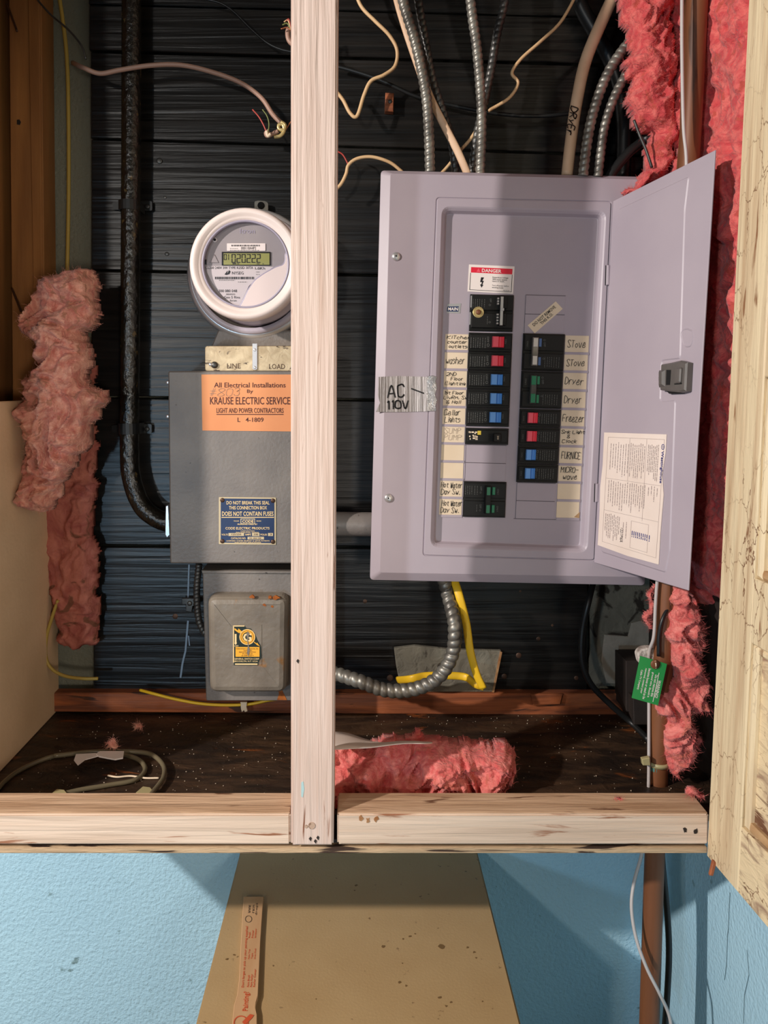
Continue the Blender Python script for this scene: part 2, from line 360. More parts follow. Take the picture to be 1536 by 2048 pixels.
def lathe(name, c, prof, m, parent=None, n=72, smooth=True, closed=False, axis='Y', cap=True):
    V = []; Fc = []
    for r, y in prof:
        for j in range(n):
            a = 2 * math.pi * j / n
            if axis == 'Y': V.append(Vector((c[0] + r * math.cos(a), c[1] + y, c[2] + r * math.sin(a))))
            else: V.append(Vector((c[0] + r * math.cos(a), c[1] + r * math.sin(a), c[2] + y)))
    K = len(prof)
    for i in range(K - 1 + (1 if closed else 0)):
        i2 = (i + 1) % K
        for j in range(n):
            j2 = (j + 1) % n; Fc.append([i * n + j, i * n + j2, i2 * n + j2, i2 * n + j])
    if not closed and cap:
        if prof[0][0] > 1e-5: Fc.append(list(range(n)))
        if prof[-1][0] > 1e-5: Fc.append([(K - 1) * n + j for j in range(n)])
    bm = bmesh.new(); vs = [bm.verts.new(v) for v in V]
    for f in Fc:
        try: bm.faces.new([vs[i] for i in f])
        except ValueError: pass
    bmesh.ops.remove_doubles(bm, verts=bm.verts, dist=1e-6); bmesh.ops.recalc_face_normals(bm, faces=bm.faces); bm.verts.index_update()
    VV = [v.co.copy() for v in bm.verts]; fs = [[v.index for v in f.verts] for f in bm.faces]; bm.free()
    return mesh(name, VV, fs, m, parent, smooth)
# ---- lettering
_tc = {}
def glyphs(txt, bold=0):
    key = (txt, bold)
    if key in _tc: return _tc[key]
    cu = bpy.data.curves.new('t', 'FONT'); cu.body = txt; cu.size = 1; cu.offset = bold; cu.resolution_u = 2; cu.align_x = 'CENTER'
    ob = bpy.data.objects.new('t', cu); S.collection.objects.link(ob)
    dg = bpy.context.evaluated_depsgraph_get(); me = ob.evaluated_get(dg).to_mesh()
    v = [(a.co.x, a.co.y) for a in me.vertices]; f = [list(p.vertices) for p in me.polygons]
    ob.evaluated_get(dg).to_mesh_clear(); bpy.data.objects.remove(ob); bpy.data.curves.remove(cu)
    xs = [a[0] for a in v]; ys = [a[1] for a in v]; x0, x1, y0, y1 = min(xs), max(xs), min(ys), max(ys)
    v = [((a - x0) / (x1 - x0), (y1 - b) / (y1 - y0)) for a, b in v]; _tc[key] = (v, f); return v, f
def bil(q, s, t):
    a = [q[0][k] * (1 - s) + q[1][k] * s for k in (0, 1)]; b = [q[3][k] * (1 - s) + q[2][k] * s for k in (0, 1)]
    return (a[0] * (1 - t) + b[0] * t, a[1] * (1 - t) + b[1] * t)
def text(txt, pl, q, m, parent, off=.0004, bold=0, name='lettering', many=None):
    V = []; Fc = []
    for T_, Q in (many or [(txt, q)]):
        v, f = glyphs(T_, bold); b = len(V)
        for s, t in v:
            p = bil(Q, s, t); V.append(pl.hit(p[0], p[1], off))
        Fc += [[i + b for i in ff] for ff in f]
    return mesh(name, V, Fc, m, parent)
G = {'A': '00 26 40|12 32', 'B': '00 06 36 45 33 03|33 42 30 00', 'C': '45 36 16 05 01 10 30 41', 'D': '00 06 26 44 42 20 00', 'E': '40 00 06 46|03 33', 'F': '00 06 46|03 33',
     'G': '45 36 16 05 01 10 30 41 43 23', 'H': '00 06|40 46|03 43', 'I': '10 16', 'K': '00 06|46 03 40', 'L': '06 00 40', 'M': '00 06 23 46 40', 'N': '00 06 40 46', 'O': '20 01 05 26 45 41 20',
     'P': '00 06 36 45 34 03', 'R': '00 06 36 45 34 03|13 40', 'S': '45 36 16 05 14 32 41 30 10 01', 'T': '06 46|26 20', 'U': '06 01 10 30 41 46', 'V': '06 20 46', 'W': '06 10 24 30 46',
     'Y': '06 23 46|23 20', 'Z': '06 46 00 40', '0': '20 01 05 26 45 41 20', '1': '15 26 20', '2': '05 16 36 45 43 00 40', '3': '05 16 36 45 34 23 34 42 41 30 10 01', '4': '30 36 02 42', '8': '23 05 16 36 45 23 01 10 30 41 23',
     '#': '10 26|20 36|02 42|04 44', '&': '40 05 16 26 35 01 10 30 42', '-': '03 43', '.': '10 11', ',': '11 00', "'": '26 24', 'e': '02 32 34 24 13 01 10 30 41', 'c': '33 24 14 03 01 10 30', 'o': '20 02 24 42 20',
     'n': '00 04|03 14 24 33 30', 'r': '00 04|02 14 34', 't': '25 21 30 40|04 44', 'h': '00 06|03 14 24 33 30', 'l': '10 16', 's': '33 24 04 03 32 31 10 00', 'u': '04 01 10 20 31 34|31 30', 'a': '33 24 14 03 01 10 20 32 34 30',
     'w': '04 10 22 30 44', 'i': '10 14|15 16', 'g': '33 24 14 03 11 21 33|34 3- ', 'k': '00 06|34 02 30', 'y': '04 21|44 10', 'v': '04 20 44', 'z': '04 34 00 40', 'm': '00 04 23 44 40', 'f': '46 26 10|04 34', 'd': '46 40 10 02 14 40', 'p': '00 04 34 33 02'}
G['g'] = '33 24 14 03 11 21 33 30 10'
def hand(lines, pl, w_mm, m, parent, off=.0006, name='handwriting', slant=.16, seed=1):
    rg = random.Random(seed); V = []; Fc = []; hw = w_mm / 2000
    for txt, q in lines:
        x = 0; segs = []
        for ch in txt:
            if ch == ' ': x += 3; continue
            g = G.get(ch, G.get(ch.upper(), '00 40')); mx = 0; dy = rg.uniform(-.3, .3); sc = rg.uniform(.85, 1.1)
            for st in g.split('|'):
                pp = []
                for ab in st.split():
                    a, b = int(ab[0]), int(ab[1]); mx = max(mx, a); pp.append(((a * sc + x + b * slant + rg.uniform(-.15, .15)), b + dy + rg.uniform(-.2, .2)))
                segs.append(pp)
            x += mx * sc + 1.5
        wtot = max(x, 1)
        for pp in segs:
            if len(pp) > 2: pp2 = [(v.x, v.y) for v in cr([Vector((a, b, 0)) for a, b in pp], 4)]
            else: pp2 = pp
            P3 = []
            for a, b in pp2:
                s, t = a / wtot, 1 - b / 6.0; p = bil(q, s, t); P3.append(pl.uv(*p))
            for i in range(len(P3) - 1):
                p, r_ = Vector(P3[i]), Vector(P3[i + 1]); d = (r_ - p)
                if d.length < 1e-7: continue
                d.normalize(); nn = Vector((-d.y, d.x)) * hw; e = d * hw * .6; b = len(V)
                V += [pl.xyz(t, off) for t in (p - e + nn, p - e - nn, r_ + e - nn, r_ + e + nn)]; Fc.append([b, b + 1, b + 2, b + 3])
    return mesh(name, V, Fc, m, parent)
def dashes(pl, rows, m, parent, off=.0004, wd=1.0, name='printing', seed=0, lo=1.5, hi=5, gap=1.2):
    """rows: list of ((x0,y0),(x1,y1)) px lines broken into little dashes; wd in px"""
    rg = random.Random(seed); V = []; Fc = []
    for (a, b) in rows:
        a, b = Vector(a), Vector(b); L = (b - a).length; d = (b - a) / L; nn = Vector((-d.y, d.x)) * wd / 2; t = 0
        while t < L:
            l = min(rg.uniform(lo, hi), L - t); p, q = a + d * t, a + d * (t + l); k = len(V)
            V += [pl.hit(v.x, v.y, off) for v in (p + nn, p - nn, q - nn, q + nn)]; Fc.append([k, k + 1, k + 2, k + 3]); t += l + rg.uniform(.6, 1.4) * gap
    return mesh(name, V, Fc, m, parent)
def screw(name, pl, px, py, rpx, m, parent, off=0, slot='hole', cross=False, dome=.5):
    c = pl.uv(px, py); e = pl.uv(px + rpx, py); r = math.hypot(e[0] - c[0], e[1] - c[1])
    def L(k): return [(c[0] + r * k * math.cos(t), c[1] + r * k * math.sin(t)) for t in [2 * math.pi * j / 20 for j in range(20)]]
    V, Fc = stack(pl, [(L(1), off), (L(1), off + r * .15), (L(.85), off + r * dome * .7), (L(.5), off + r * dome * .95), (L(.12), off + r * dome)])
    o = mesh(name, V, Fc, m, parent, True)
    if slot:
        a = random.uniform(.3, 2.4); V = []; Fc = []
        for aa in ([a, a + math.pi / 2] if cross else [a]):
            d = Vector((math.cos(aa), math.sin(aa))); nn = Vector((-d.y, d.x)) * r * .13; k = len(V); cc = Vector(c); d = d * r * (.5 if cross else .8)
            for q, oo in ((cc - d + nn, .62), (cc - d - nn, .62), (cc + d - nn, .62), (cc + d + nn, .62), (cc + nn, 1.04), (cc - nn, 1.04)):
                V.append(pl.xyz(q, off + r * dome * oo * 1.05 + .0002))
            Fc += [[k, k + 1, k + 5, k + 4], [k + 4, k + 5, k + 2, k + 3]]
        if parent is None or parent.parent is None: mesh('slot', V, Fc, slot, o)
    return o
# ================================================================== SETTING
XR = .483; YW = 1.24
def slab(name, a, b, m): return struct(box(name, a, b, m))
slab('floor', (-5, -5.0, -.06), (XR + .1, YW + .1, 0), 'concrete')
slab('ceiling', (-5, -5.0, 2.5), (XR + .1, YW + .1, 2.56), 'ceil')
slab('wall_back', (-5, YW, 0), (XR + .1, YW + .1, 2.5), 'bluewall')
slab('wall_right', (XR, -5.0, 0), (XR + .1, YW, 2.5), 'bluewall')
slab('wall_left', (-5.1, -5.0, 0), (-5, YW + .1, 2.5), 'roomblue')
slab('wall_front', (-5, -3.5, 0), (XR + .1, -3.4, 2.5), 'roomblue')
# crack lines in the right wall plaster
sw = Pl(Vector((XR, 1, 1)), Vector((XR, .5, 1)), Vector((XR, 1, .5)))
M['crack'] = mat('dark_crack', (88, 112, 118), rough=.9)
def onwall(pl, pp, wd, off=.0008):
    V = []; Fc = []; p3 = [Vector(pl.uv(*p)) for p in pp]
    for i in range(len(p3) - 1):
        d = (p3[i + 1] - p3[i]).normalized(); nn = Vector((-d.y, d.x)) * wd / 2; k = len(V)
        V += [pl.xyz(t, off) for t in (p3[i] + nn, p3[i] - nn, p3[i + 1] - nn, p3[i + 1] + nn)]; Fc.append([k, k + 1, k + 2, k + 3])
    return V, Fc
V, Fc = onwall(sw, [(1461, 1785), (1459, 1820), (1458, 1856), (1456, 1870), (1454, 1930), (1450, 1960), (1492, 1965), (1489, 2048)][:6], .0009)
mesh('plaster_crack', V, Fc, 'crack', bpy.data.objects['wall_right'])
V, Fc = onwall(sw, [(1495, 1900), (1499, 1950), (1490, 1990), (1488, 2047)], .0008)
mesh('plaster_crack', V, Fc, 'crack', bpy.data.objects['wall_right'])
# ================================================================== CUPBOARD
DF = .86
pf = frontal(DF)
zb = P(700, 1690, DF).z                       # underside of the rails
zt = P(700, 1628, DF).z                       # top front edge of the rails
ZF = H0 - .529                                # cupboard floor
cup = thing('cupboard', 'open fronted wooden wall cupboard framing the meter and breaker box', 'cupboard', (0, DF, zb - .012))
def rail(name, x0, x1, label):
    # front, top and back as one board with soft worn edges; top face is a barer strip
    t = box(name, (x0, DF, zb), (x1, DF + .046, zt), 'beam', cup, .0022); t['label'] = label
    box('worn_top', (x0 + .001, DF + .002, zt - .0012), (x1 - .001, DF + .0445, zt + .0006), 'beam_top', t, .0004)
    return t
xl, xm0, xm1, xr = -.575, P(582, 1650, DF).x, P(672, 1650, DF).x, P(1418, 1650, DF).x
rail('bottom_rail', xl, xm0 - .0006, 'cream painted bottom rail of the cupboard, left of the upright post')
rr = rail('bottom_rail', xm1 + .0012, xr, 'chipped cream bottom rail of the cupboard, right of the upright post')
for k, (cx_, cy_) in enumerate([(722, 1637), (736, 1640), (752, 1638), (1370, 1660), (1392, 1662)]):
    rg = random.Random(k); poly = [(cx_ + math.cos(a) * rg.uniform(2, 6), cy_ + math.sin(a) * rg.uniform(3, 8)) for a in [i * math.pi / 4 for i in range(8)]]
    prism('chip', pf, poly, -.0005, .0006, 'rust_edge' if k < 3 else 'darkwood', rr)
x0t, x1t = P(582, 0, DF).x, P(675, 0, DF).x
def postbox(name, pad, m, y0, y1, z0, z1):
    V = []
    for (y) in (y0, y1):
        for z in (z0, z1):
            t = (z - zb) / (P(582, 0, DF).z - zb); a = xm0 + (x0t - xm0) * t; b = P(667, 1650, DF).x + (x1t - P(667, 1650, DF).x) * t
            V += [Vector((a + pad, y, z)), Vector((b - pad, y, z))]
    Fc = [[0, 1, 3, 2], [4, 6, 7, 5], [0, 4, 5, 1], [2, 3, 7, 6], [0, 2, 6, 4], [1, 5, 7, 3]]
    o = mesh(name, V, Fc, m, cup); bm = bmesh.new(); bm.from_mesh(o.data); bmesh.ops.bevel(bm, geom=list(bm.edges), offset=.0022, segments=2, affect='EDGES')
    bmesh.ops.recalc_face_normals(bm, faces=bm.faces); bm.to_mesh(o.data); bm.free(); return o
pt = postbox('upright_post', 0, 'post', DF - .003, DF + .045, zb + .001, 2.5)
M['knot0'] = mat('knot_brown', (146, 114, 92), (190, 160, 138), rough=.7, scale=(200, 200, 200), lo=.45, hi=.55)
for (a, b) in ((624, 1648), (613, 1650)): screw('knot', pf, a, b, 7 if a == 624 else 3.5, 'knot0', pt, .003, None, dome=.12)
M['knot'] = mat('painted_knot', (150, 118, 96), (186, 156, 134), rough=.7, scale=(200, 200, 200))
M['bluesmear'] = mat('pale_blue_smear', (176, 206, 206), rough=.7)
prism('paint_smear', pf, [(603, 1562), (607, 1560), (609, 1575), (606, 1592), (603, 1590)], .0025, .0034, 'bluesmear', pt)
for (a, b) in ((621, 1674), (631, 1679), (636, 1672), (596, 1320)): prism('chip', pf, [(a - 3, b), (a, b - 4), (a + 3, b - 1), (a + 1, b + 5)], .0025, .0036, 'darkwood', pt)
# bottom plywood
V0 = [(0, 1691), (1415, 1688)]
bp = cup
zz = P(700, 1707, DF + .004).z
box('base_sheet', (xl, DF + .004, zz), (P(1418, 1700, DF).x, YW - .003, zz + .0075), 'edge_wood', bp, .0008)
box('floor_sheet', (xl + .01, DF + .05, ZF - .008), (XR - .001, YW - .004, ZF), 'floorwood', bp)
box('right_board', (XR - .012, DF + .05, ZF + .0005), (XR - .001, YW - .03, 2.49), 'darkwood', bp)
box('spacer', (xl, DF + .012, zz + .008), (P(1418, 1700, DF).x, DF + .045, zb - .0006), 'darkwood', bp)
# left side of the cupboard
cs = cup
box('side_sheet', (-.506, DF + .045, ZF + .0006), (-.494, 1.214, H0 - .02), 'sidepanel', cs, .001)
box('face_board', (-.575, DF - .002, zt + .001), (-.494, DF + .018, 2.5), 'beam', cs, .001)
box('outer_side', (-.575, DF + .018, zt + .001), (-.566, YW - .002, 2.5), 'stud', cs)
# stud
sd = thing('wall_stud', 'bare brown upright timber with a nail, at the far left of the cupboard', 'timber', (-.56, 1.2, ZF))
prism('timber', frontal(1.19), [(14, -420), (78, -420), (92, 900), (26, 900)], -.046, 0, 'stud', sd, c=.001)
prism('timber_side', frontal(1.2), [(55, -420), (80, -420), (92, 700), (75, 700)], -.03, .012, 'stud', sd, c=.001)
for a, b, c_, d in ((14, 8, 34, 62), (24, 577, 42, 622)):
    tube('nail', pts(1.185, (a, b, 1.188), ((a + c_) / 2, (b + d) / 2, 1.165), (c_, d, 1.14)), .0018, 'nail', sd)
prism('knot', frontal(1.19), [(34, 240), (39, 239), (42, 244), (40, 250), (34, 249)], -.001, .0006, 'darkwood', sd)
# ---- plank backboard
pb = frontal(1.215)
bb = thing('plank_backboard', 'black tarred horizontal plank backboard behind the meter and breaker box', 'backboard', (.0, 1.22, ZF))
seams = [(-420, -412), (-280, -272), (-140, -130), (9, 38), (102, 132), (277, 312), (541, 560), (794, 806), (1091, 1098), (1383, 1384)]
for i in range(len(seams) - 1):
    (a, b), (c_, d) = seams[i], seams[i + 1]; XE = 1330 if i < 7 else 1174; XS = 174 + 14 * (i / 8)
    f = lambda s, x: s[0] + (s[1] - s[0]) * (x - 175) / 1125
    off = [.001, .0, .0, .002, -.001, .0, .003, .0, .002][i]
    prism('plank', pb, [(XS, f((a, b), XS) + 2.2), (XE, f((a, b), XE) + 2.2), (XE, f((c_, d), XE) - 2.2), (XS, f((c_, d), XS) - 2.2)], -.02, off, 'plank', bb, c=.0012)
for (a, b, r_) in ((319, 322, 6), (341, 601, 5), (330, 395, 3), (730, 1202, 5), (780, 1355, 7), (1008, 1352, 6), (1076, 1277, 5), (1104, 1250, 4), (1152, 1355, 5), (1037, 1310, 6), (1040, 1182, 4), (351, 1232, 6), (334, 508, 4)):
    screw('nail_head', pb, a, b, r_, 'nail' if b > 1000 else 'darksteel', bb, .001, None, dome=.35)
V, Fc = onwall(pb, [(379, 1128), (377, 1195)], .0026, .0035); V2, F2 = onwall(pb, [(377, 1240), (374, 1275), (372, 1300), (366, 1325), (362, 1354)], .003, .0035); V3, F3 = onwall(pb, [(378, 1270), (380, 1290)], .002, .0035)
for v_, f_ in ((V, Fc), (V2, F2), (V3, F3)): mesh('paint_drip', v_, f_, 'paintdrip', bb)
# plaster patch lower right & torn board
pp_ = frontal(1.225)
pl_ = thing('bare_plaster_patch', 'patchy bare plaster slab below the breaker box, right of the planks', 'plaster', P(1230, 1400, 1.225))
prism('slab', pp_, [(1178, 1150), (1300, 1150), (1300, 1372), (1172, 1372), (1174, 1330), (1182, 1300), (1180, 1240)], -.01, 0, 'plaster', pl_)
M['plaster_pale'] = mat('pale_plaster', (170, 160, 146), (150, 142, 128), rough=.9, scale=(20, 20, 20), bump=.3, bscale=(60, 60, 60))
prism('pale_layer', pp_, [(1208, 1268), (1255, 1272), (1262, 1245), (1282, 1240), (1300, 1250), (1300, 1368), (1212, 1366), (1202, 1320)], 0, .003, 'plaster_pale', pl_, c=.001)
tn = thing('torn_card', 'torn grey fibre sheet hanging on the planks behind the yellow cable', 'sheet', P(900, 1384, 1.2))
prism('sheet', frontal(1.2), [(788, 1297), (830, 1292), (905, 1300), (1002, 1302), (998, 1330), (985, 1384), (850, 1384), (800, 1370), (792, 1330)], -.008, 0, 'plaster', tn, c=.001)
prism('brown_edge', frontal(1.2), [(1000, 1302), (1004, 1304), (988, 1384), (984, 1384)], -.003, .0015, 'rust_edge', tn)
# sill behind
so = thing('back_sill', 'orange brown timber sill along the back of the cupboard floor', 'sill', (0, 1.2, ZF))
prism('timber', frontal(1.195), [(104, 1386), (1300, 1388), (1300, 1432), (104, 1424)], -.018, 0, 'orange', so, c=.0015)
prism('shim', frontal(1.19), [(1062, 1388), (1125, 1388), (1120, 1408), (1066, 1410)], -.004, .002, 'orange', so, c=.001)
# right: dark wood block, plus a dark backing where insulation hangs
wb = thing('dark_wood_block', 'dark wooden block in the back corner behind the green tag', 'block', P(1280, 1440, 1.15))
prism('block', frontal(1.15), [(1252, 1322), (1310, 1322), (1310, 1424), (1252, 1424)], -.05, 0, 'darkwood', wb, c=.001)
prism('lower_block', frontal(1.13), [(1266, 1395), (1320, 1395), (1320, 1450), (1268, 1450)], -.05, 0, 'darkwood', wb, c=.001)
# ================================================================== BREAKER BOX
pc = Pl(P(762, 337, 1.105), P(1290, 350, 1.105), P(740, 1162, 1.072))       # front face of the cover
lc = thing('breaker_box', 'grey lilac breaker box with its door open, right of the post', 'breaker box', P(1010, 1165, 1.15))
def Lq(q, r, n=5): return rnd([pc.uv(*p) for p in q], r, n)
outer = [(762, 337), (1291, 350), (1294, 1173), (740, 1162)]
front = [(781, 347), (1277, 359), (1279, 1154), (760, 1145)]
emb = [(872, 394), (1224, 402), (1190, 1122), (845, 1112)]
opn = [(886, 415), (1210, 424), (1172, 1103), (863, 1092)]
opi = [(899, 425), (1201, 433), (1163, 1096), (876, 1087)]
lps = [(Lq(outer, .006), -.012), (Lq(outer, .006), -.008), (Lq(front, .004), 0), (Lq(emb, .006), 0), (inset(Lq(emb, .006), .0006), -.0014), (inset(Lq(emb, .006), .0014), -.0014), (inset(Lq(emb, .006), .0022), .001),
       (inset(Lq(opn, .012), -.002), .001), (Lq(opn, .012), -.0005), (inset(Lq(opn, .012), .003), -.004), (inset(Lq(opn, .012), .0055), -.0115), (inset(Lq(opn, .012), .0075), -.0125)]
V, Fc = stack(pc, lps, False, False); cov = mesh('cover', V, Fc, 'cover', lc)
bev = cov.modifiers.new('b', 'BEVEL'); bev.width = .0012; bev.segments = 2; bev.limit_method = 'ANGLE'; bev.angle_limit = R(25)
prism('box_body', pc, [(786, 356), (1272, 366), (1268, 1150), (768, 1140)], -.108, -.018, 'cover', lc)
for o_ in (): pass
pd = pc.shift(-.0122)                          # dead-front plate
prism('dead_front', pd, [(880, 408), (1214, 418), (1176, 1110), (858, 1098)], -.003, 0, 'deadfront', lc, r=.01)
V, Fc = onwall(pc, [(872, 1096), (930, 1097), (1010, 1100), (1090, 1103), (1168, 1106)], .0028, -.0105)
mesh('dust_line', V, Fc, 'dirt', lc)
for (a, b) in ((792, 513), (777, 996)): screw('cover_screw', pc, a, b, 9, 'chrome', lc, 0, 'hole', cross=True, dome=.55)
# columns
lx = lambda y: 940 - (y - 590) * .034
lw = lambda y: 1027 - (y - 590) * .040
rx = lambda y: 1046 - (y - 667) * .047
rw = lambda y: 1129 - (y - 667) * .053
def cell(col, y0, y1, i0=0, i1=0):
    A, B = (lx, lw) if col == 'L' else (rx, rw); s = 2.0
    return [(A(y0) + i0, y0), (B(y0) - i1, y0 + s), (B(y1) - i1, y1 + s), (A(y1) + i0, y1)]
def sub(q, s0, t0, s1, t1): return [bil(q, s0, t0), bil(q, s1, t0), bil(q, s1, t1), bil(q, s0, t1)]
def breaker(col, y0, y1, kind, label):
    q = cell(col, y0, y1)
    b = prism('circuit_breaker', pd, sub(q, 0, .01, 1, .99), -.006, .0035, 'black', lc, c=.0006)
    b['label'] = label
    prism('raised_face', pd, sub(q, .03, .13, .97, .86), .0033, .0062, 'black2', b, c=.0006)
    pr = pd.shift(.0062)
    if kind in ('red', 'blue'):
        s0, s1 = (.53, .80) if col == 'L' else (.18, .42)
        prism('toggle_recess', pd, sub(q, s0 - .03, .16, s1 + .03, .84), .006, .0065, 'hole', b)
        a, c_ = ('red', 'redl') if kind == 'red' else ('blue', 'bluel')
        prism('toggle', pd, sub(q, s0, .22, (s0 + s1) / 2, .78), .006, .0125, c_, b, c=.0008)
        prism('toggle', pd, sub(q, (s0 + s1) / 2, .22, s1, .78), .006, .0098, a, b, c=.0008)
        prism('toggle_ridge', pd, sub(q, (s0 + s1) / 2 + .035, .24, (s0 + s1) / 2 + .05, .76), .0096, .0105, c_, b)
        sgn = 1
        if col == 'L':
            rows = [(bil(q, s, .26), bil(q, s, .8)) for s in (.06, .12, .17, .22, .27, .33, .39)]
            text('OFF', pr, [bil(q, .475, .2), bil(q, .475, .5), bil(q, .43, .5), bil(q, .43, .2)], 'print', b)
            text('O', pr, [bil(q, .49, .55), bil(q, .49, .72), bil(q, .43, .72), bil(q, .43, .55)], 'print', b)
            text('ON', pr, [bil(q, .88, .3), bil(q, .88, .55), bil(q, .845, .55), bil(q, .845, .3)], 'print', b)
        else:
            rows = [(bil(q, s, .26), bil(q, s, .8)) for s in (.56, .62, .67, .72, .78, .84, .9)]
            text('OFF', pr, [bil(q, .5, .45), bil(q, .5, .75), bil(q, .46, .75), bil(q, .46, .45)], 'print', b)
            text('O', pr, [bil(q, .52, .25), bil(q, .52, .4), bil(q, .47, .4), bil(q, .47, .25)], 'print', b)
            text('ON', pr, [bil(q, .13, .4), bil(q, .13, .65), bil(q, .1, .65), bil(q, .1, .4)], 'print', b)
        dashes(pr, rows, 'print', b, wd=.9, seed=int(y0), lo=1, hi=4)
    return b, q, pr
L5 = [('red', 'kitchen counter outlets'), ('red', 'washer'), ('blue', 'second floor lighting'), ('blue', 'first floor living room'), ('blue', 'cellar lights')]
ys = [665, 703, 740, 777.5, 815, 852]
for i, (kd, nm) in enumerate(L5): breaker('L', ys[i], ys[i + 1], kd, 'black breaker with %s toggle beside the %s card' % (kd, nm))
# main breaker
mb = prism('main_breaker', pd, cell('L', 589, 662), -.006, .0035, 'black', lc, c=.0008); mb['label'] = 'double main breaker with brass screw and silver tie bar'
q = cell('L', 589, 662)
for t0, t1 in ((.03, .44), (.52, .92)):
    prism('raised_face', pd, sub(q, .03, t0, .97, t1), .0033, .0075, 'black2', mb, c=.0008)
pr = pd.shift(.0075)
screw('brass_washer', pd, 955, 626, 11, 'brass', mb, .0068, None, dome=.12)
screw('brass_screw', pd, 955, 626, 5.2, 'copper', mb, .0085, None, dome=.6)
prism('toggle', pd, sub(q, .66, .09, .82, .40), .007, .0125, 'black', mb, c=.001); prism('toggle', pd, sub(q, .65, .52, .81, .86), .007, .0125, 'black', mb, c=.001)
prism('tie_bar', pd, sub(q, .67, .08, .735, .86), .0125, .0138, 'chrome', mb, c=.0004)
for t in (.13, .2, .27, .56, .64, .72, .8): prism('tie_bar_tooth', pd, sub(q, .60, t - .025, .65, t + .025), .008, .0115, 'chrome', mb, c=.0006)
prism('tie_bar_pin', pd, sub(q, .69, .40, .75, .47), .0135, .0165, 'chrome', mb, c=.0005)
prism('side_clip', pd, sub(q, .012, .05, .03, .37), .003, .0062, 'chrome', mb); prism('side_clip', pd, sub(q, .0, .5, .018, .84), .003, .0062, 'chrome', mb)
dashes(pr, [(bil(q, s, .12), bil(q, s, .34)) for s in (.08, .13, .18, .23, .28, .34)] + [(bil(q, s, .58), bil(q, s, .8)) for s in (.42,)], 'print', mb, wd=.7, seed=3, lo=1, hi=4)
text('', pr, None, 'print', mb, many=[('O', sub(q, .44, .25, .49, .30)), ('O', sub(q, .45, .72, .50, .77)), ('OFF', [bil(q, .5, .1), bil(q, .5, .2), bil(q, .46, .2), bil(q, .46, .1)])])
# sump breaker
sb, q, pr = breaker('L', 855, 888, 'plain', 'black breaker with yellow and white sticker beside the sump pump card')
M['yl'] = mat('yellow_sticker', (216, 186, 60), rough=.5)
rg = random.Random(4)
for k in range(16):
    s, t = rg.uniform(.03, .24), rg.uniform(.18, .74); prism('sticker_print', pd, sub(q, s, t, s + rg.uniform(.02, .06), t + .09), .0062, .0066, 'cream', sb)
prism('sticker', pd, sub(q, .27, .18, .35, .42), .0062, .0067, 'yl', sb)
prism('toggle_slot', pd, sub(q, .53, .34, .82, .80), .006, .0066, 'hole', sb)
prism('toggle', pd, sub(q, .64, .32, .80, .82), .0062, .012, 'black2', sb, c=.0008)
text('20', pd.shift(.012), [bil(q, .79, .45), bil(q, .79, .68), bil(q, .75, .68), bil(q, .75, .45)], 'cream', sb)
def double(col, y0, y1, tog, bar, label):
    q = cell(col, y0, y1); b = prism('double_breaker', pd, q, -.006, .0035, 'black', lc, c=.0008); b['label'] = label
    for t0, t1 in ((.04, .46), (.54, .96)): prism('raised_face', pd, sub(q, .03, t0, .97, t1), .0033, .0062, 'black2', b, c=.0006)
    pr = pd.shift(.0062)
    if col == 'L':
        for t0, t1 in ((.14, .36), (.64, .86)): prism('toggle', pd, sub(q, .66, t0, .73, t1), .006, .0085, tog, b, c=.0005); prism('toggle', pd, sub(q, .52, t0, .60, t1), .013, .0137, tog, b)
        prism('tie_bar', pd, sub(q, .49, .11, .62, .88), .006, .0131, bar, b, c=.0012)
        rows = [(bil(q, s, .13), bil(q, s, .38)) for s in (.05, .1, .15, .2, .27, .33)] + [(bil(q, .33, .66), bil(q, .33, .86))]
        tx = [('OFF', [bil(q, .44, .14), bil(q, .44, .26), bil(q, .395, .26), bil(q, .395, .14)]), ('O', sub(q, .39, .29, .43, .34)), ('OFF', [bil(q, .44, .64), bil(q, .44, .76), bil(q, .395, .76), bil(q, .395, .64)]), ('O', sub(q, .39, .79, .43, .84)),
              ('ON/1', [bil(q, .84, .2), bil(q, .84, .36), bil(q, .8, .36), bil(q, .8, .2)]), ('ON/1', [bil(q, .84, .68), bil(q, .84, .84), bil(q, .8, .84), bil(q, .8, .68)])]
    else:
        for t0, t1 in ((.14, .36), (.64, .86)): prism('toggle', pd, sub(q, .36, t0, .43, t1), .006, .0085, tog, b, c=.0005)
        prism('tie_bar', pd, sub(q, .20, .12, .34, .88), .006, .0131, bar, b, c=.0012)
        for t0, t1 in ((.14, .38), (.62, .86)): prism('tie_bar_cap', pd, sub(q, .21, t0, .32, t1), .0130, .0142, 'chrome' if bar == 'steel' else tog, b, c=.0004)
        rows = [(bil(q, s, .62), bil(q, s, .9)) for s in (.56, .62, .67, .72, .78, .84, .9)]
        tx = [('O', sub(q, .5, .14, .55, .19)), ('OFF', [bil(q, .56, .22), bil(q, .56, .34), bil(q, .51, .34), bil(q, .51, .22)]), ('O', sub(q, .5, .64, .55, .69)), ('ON/1', [bil(q, .14, .2), bil(q, .14, .36), bil(q, .1, .36), bil(q, .1, .2)])]
    dashes(pr, rows, 'print', b, wd=.8, seed=int(y0), lo=1, hi=4); text('', pr, None, 'print', b, many=tx)
double('L', 962, 1033, 'green', 'black2', 'double breaker with green toggles beside the two hot water cards')
M['bluedk'] = mat('slate_blue_plastic', (76, 104, 150), rough=.35)
double('R', 667, 741, 'bluedk', 'steel', 'double breaker with silver tie bar beside the two stove cards')
double('R', 742, 816, 'green', 'darksteel', 'double breaker with green toggles beside the two dryer cards')
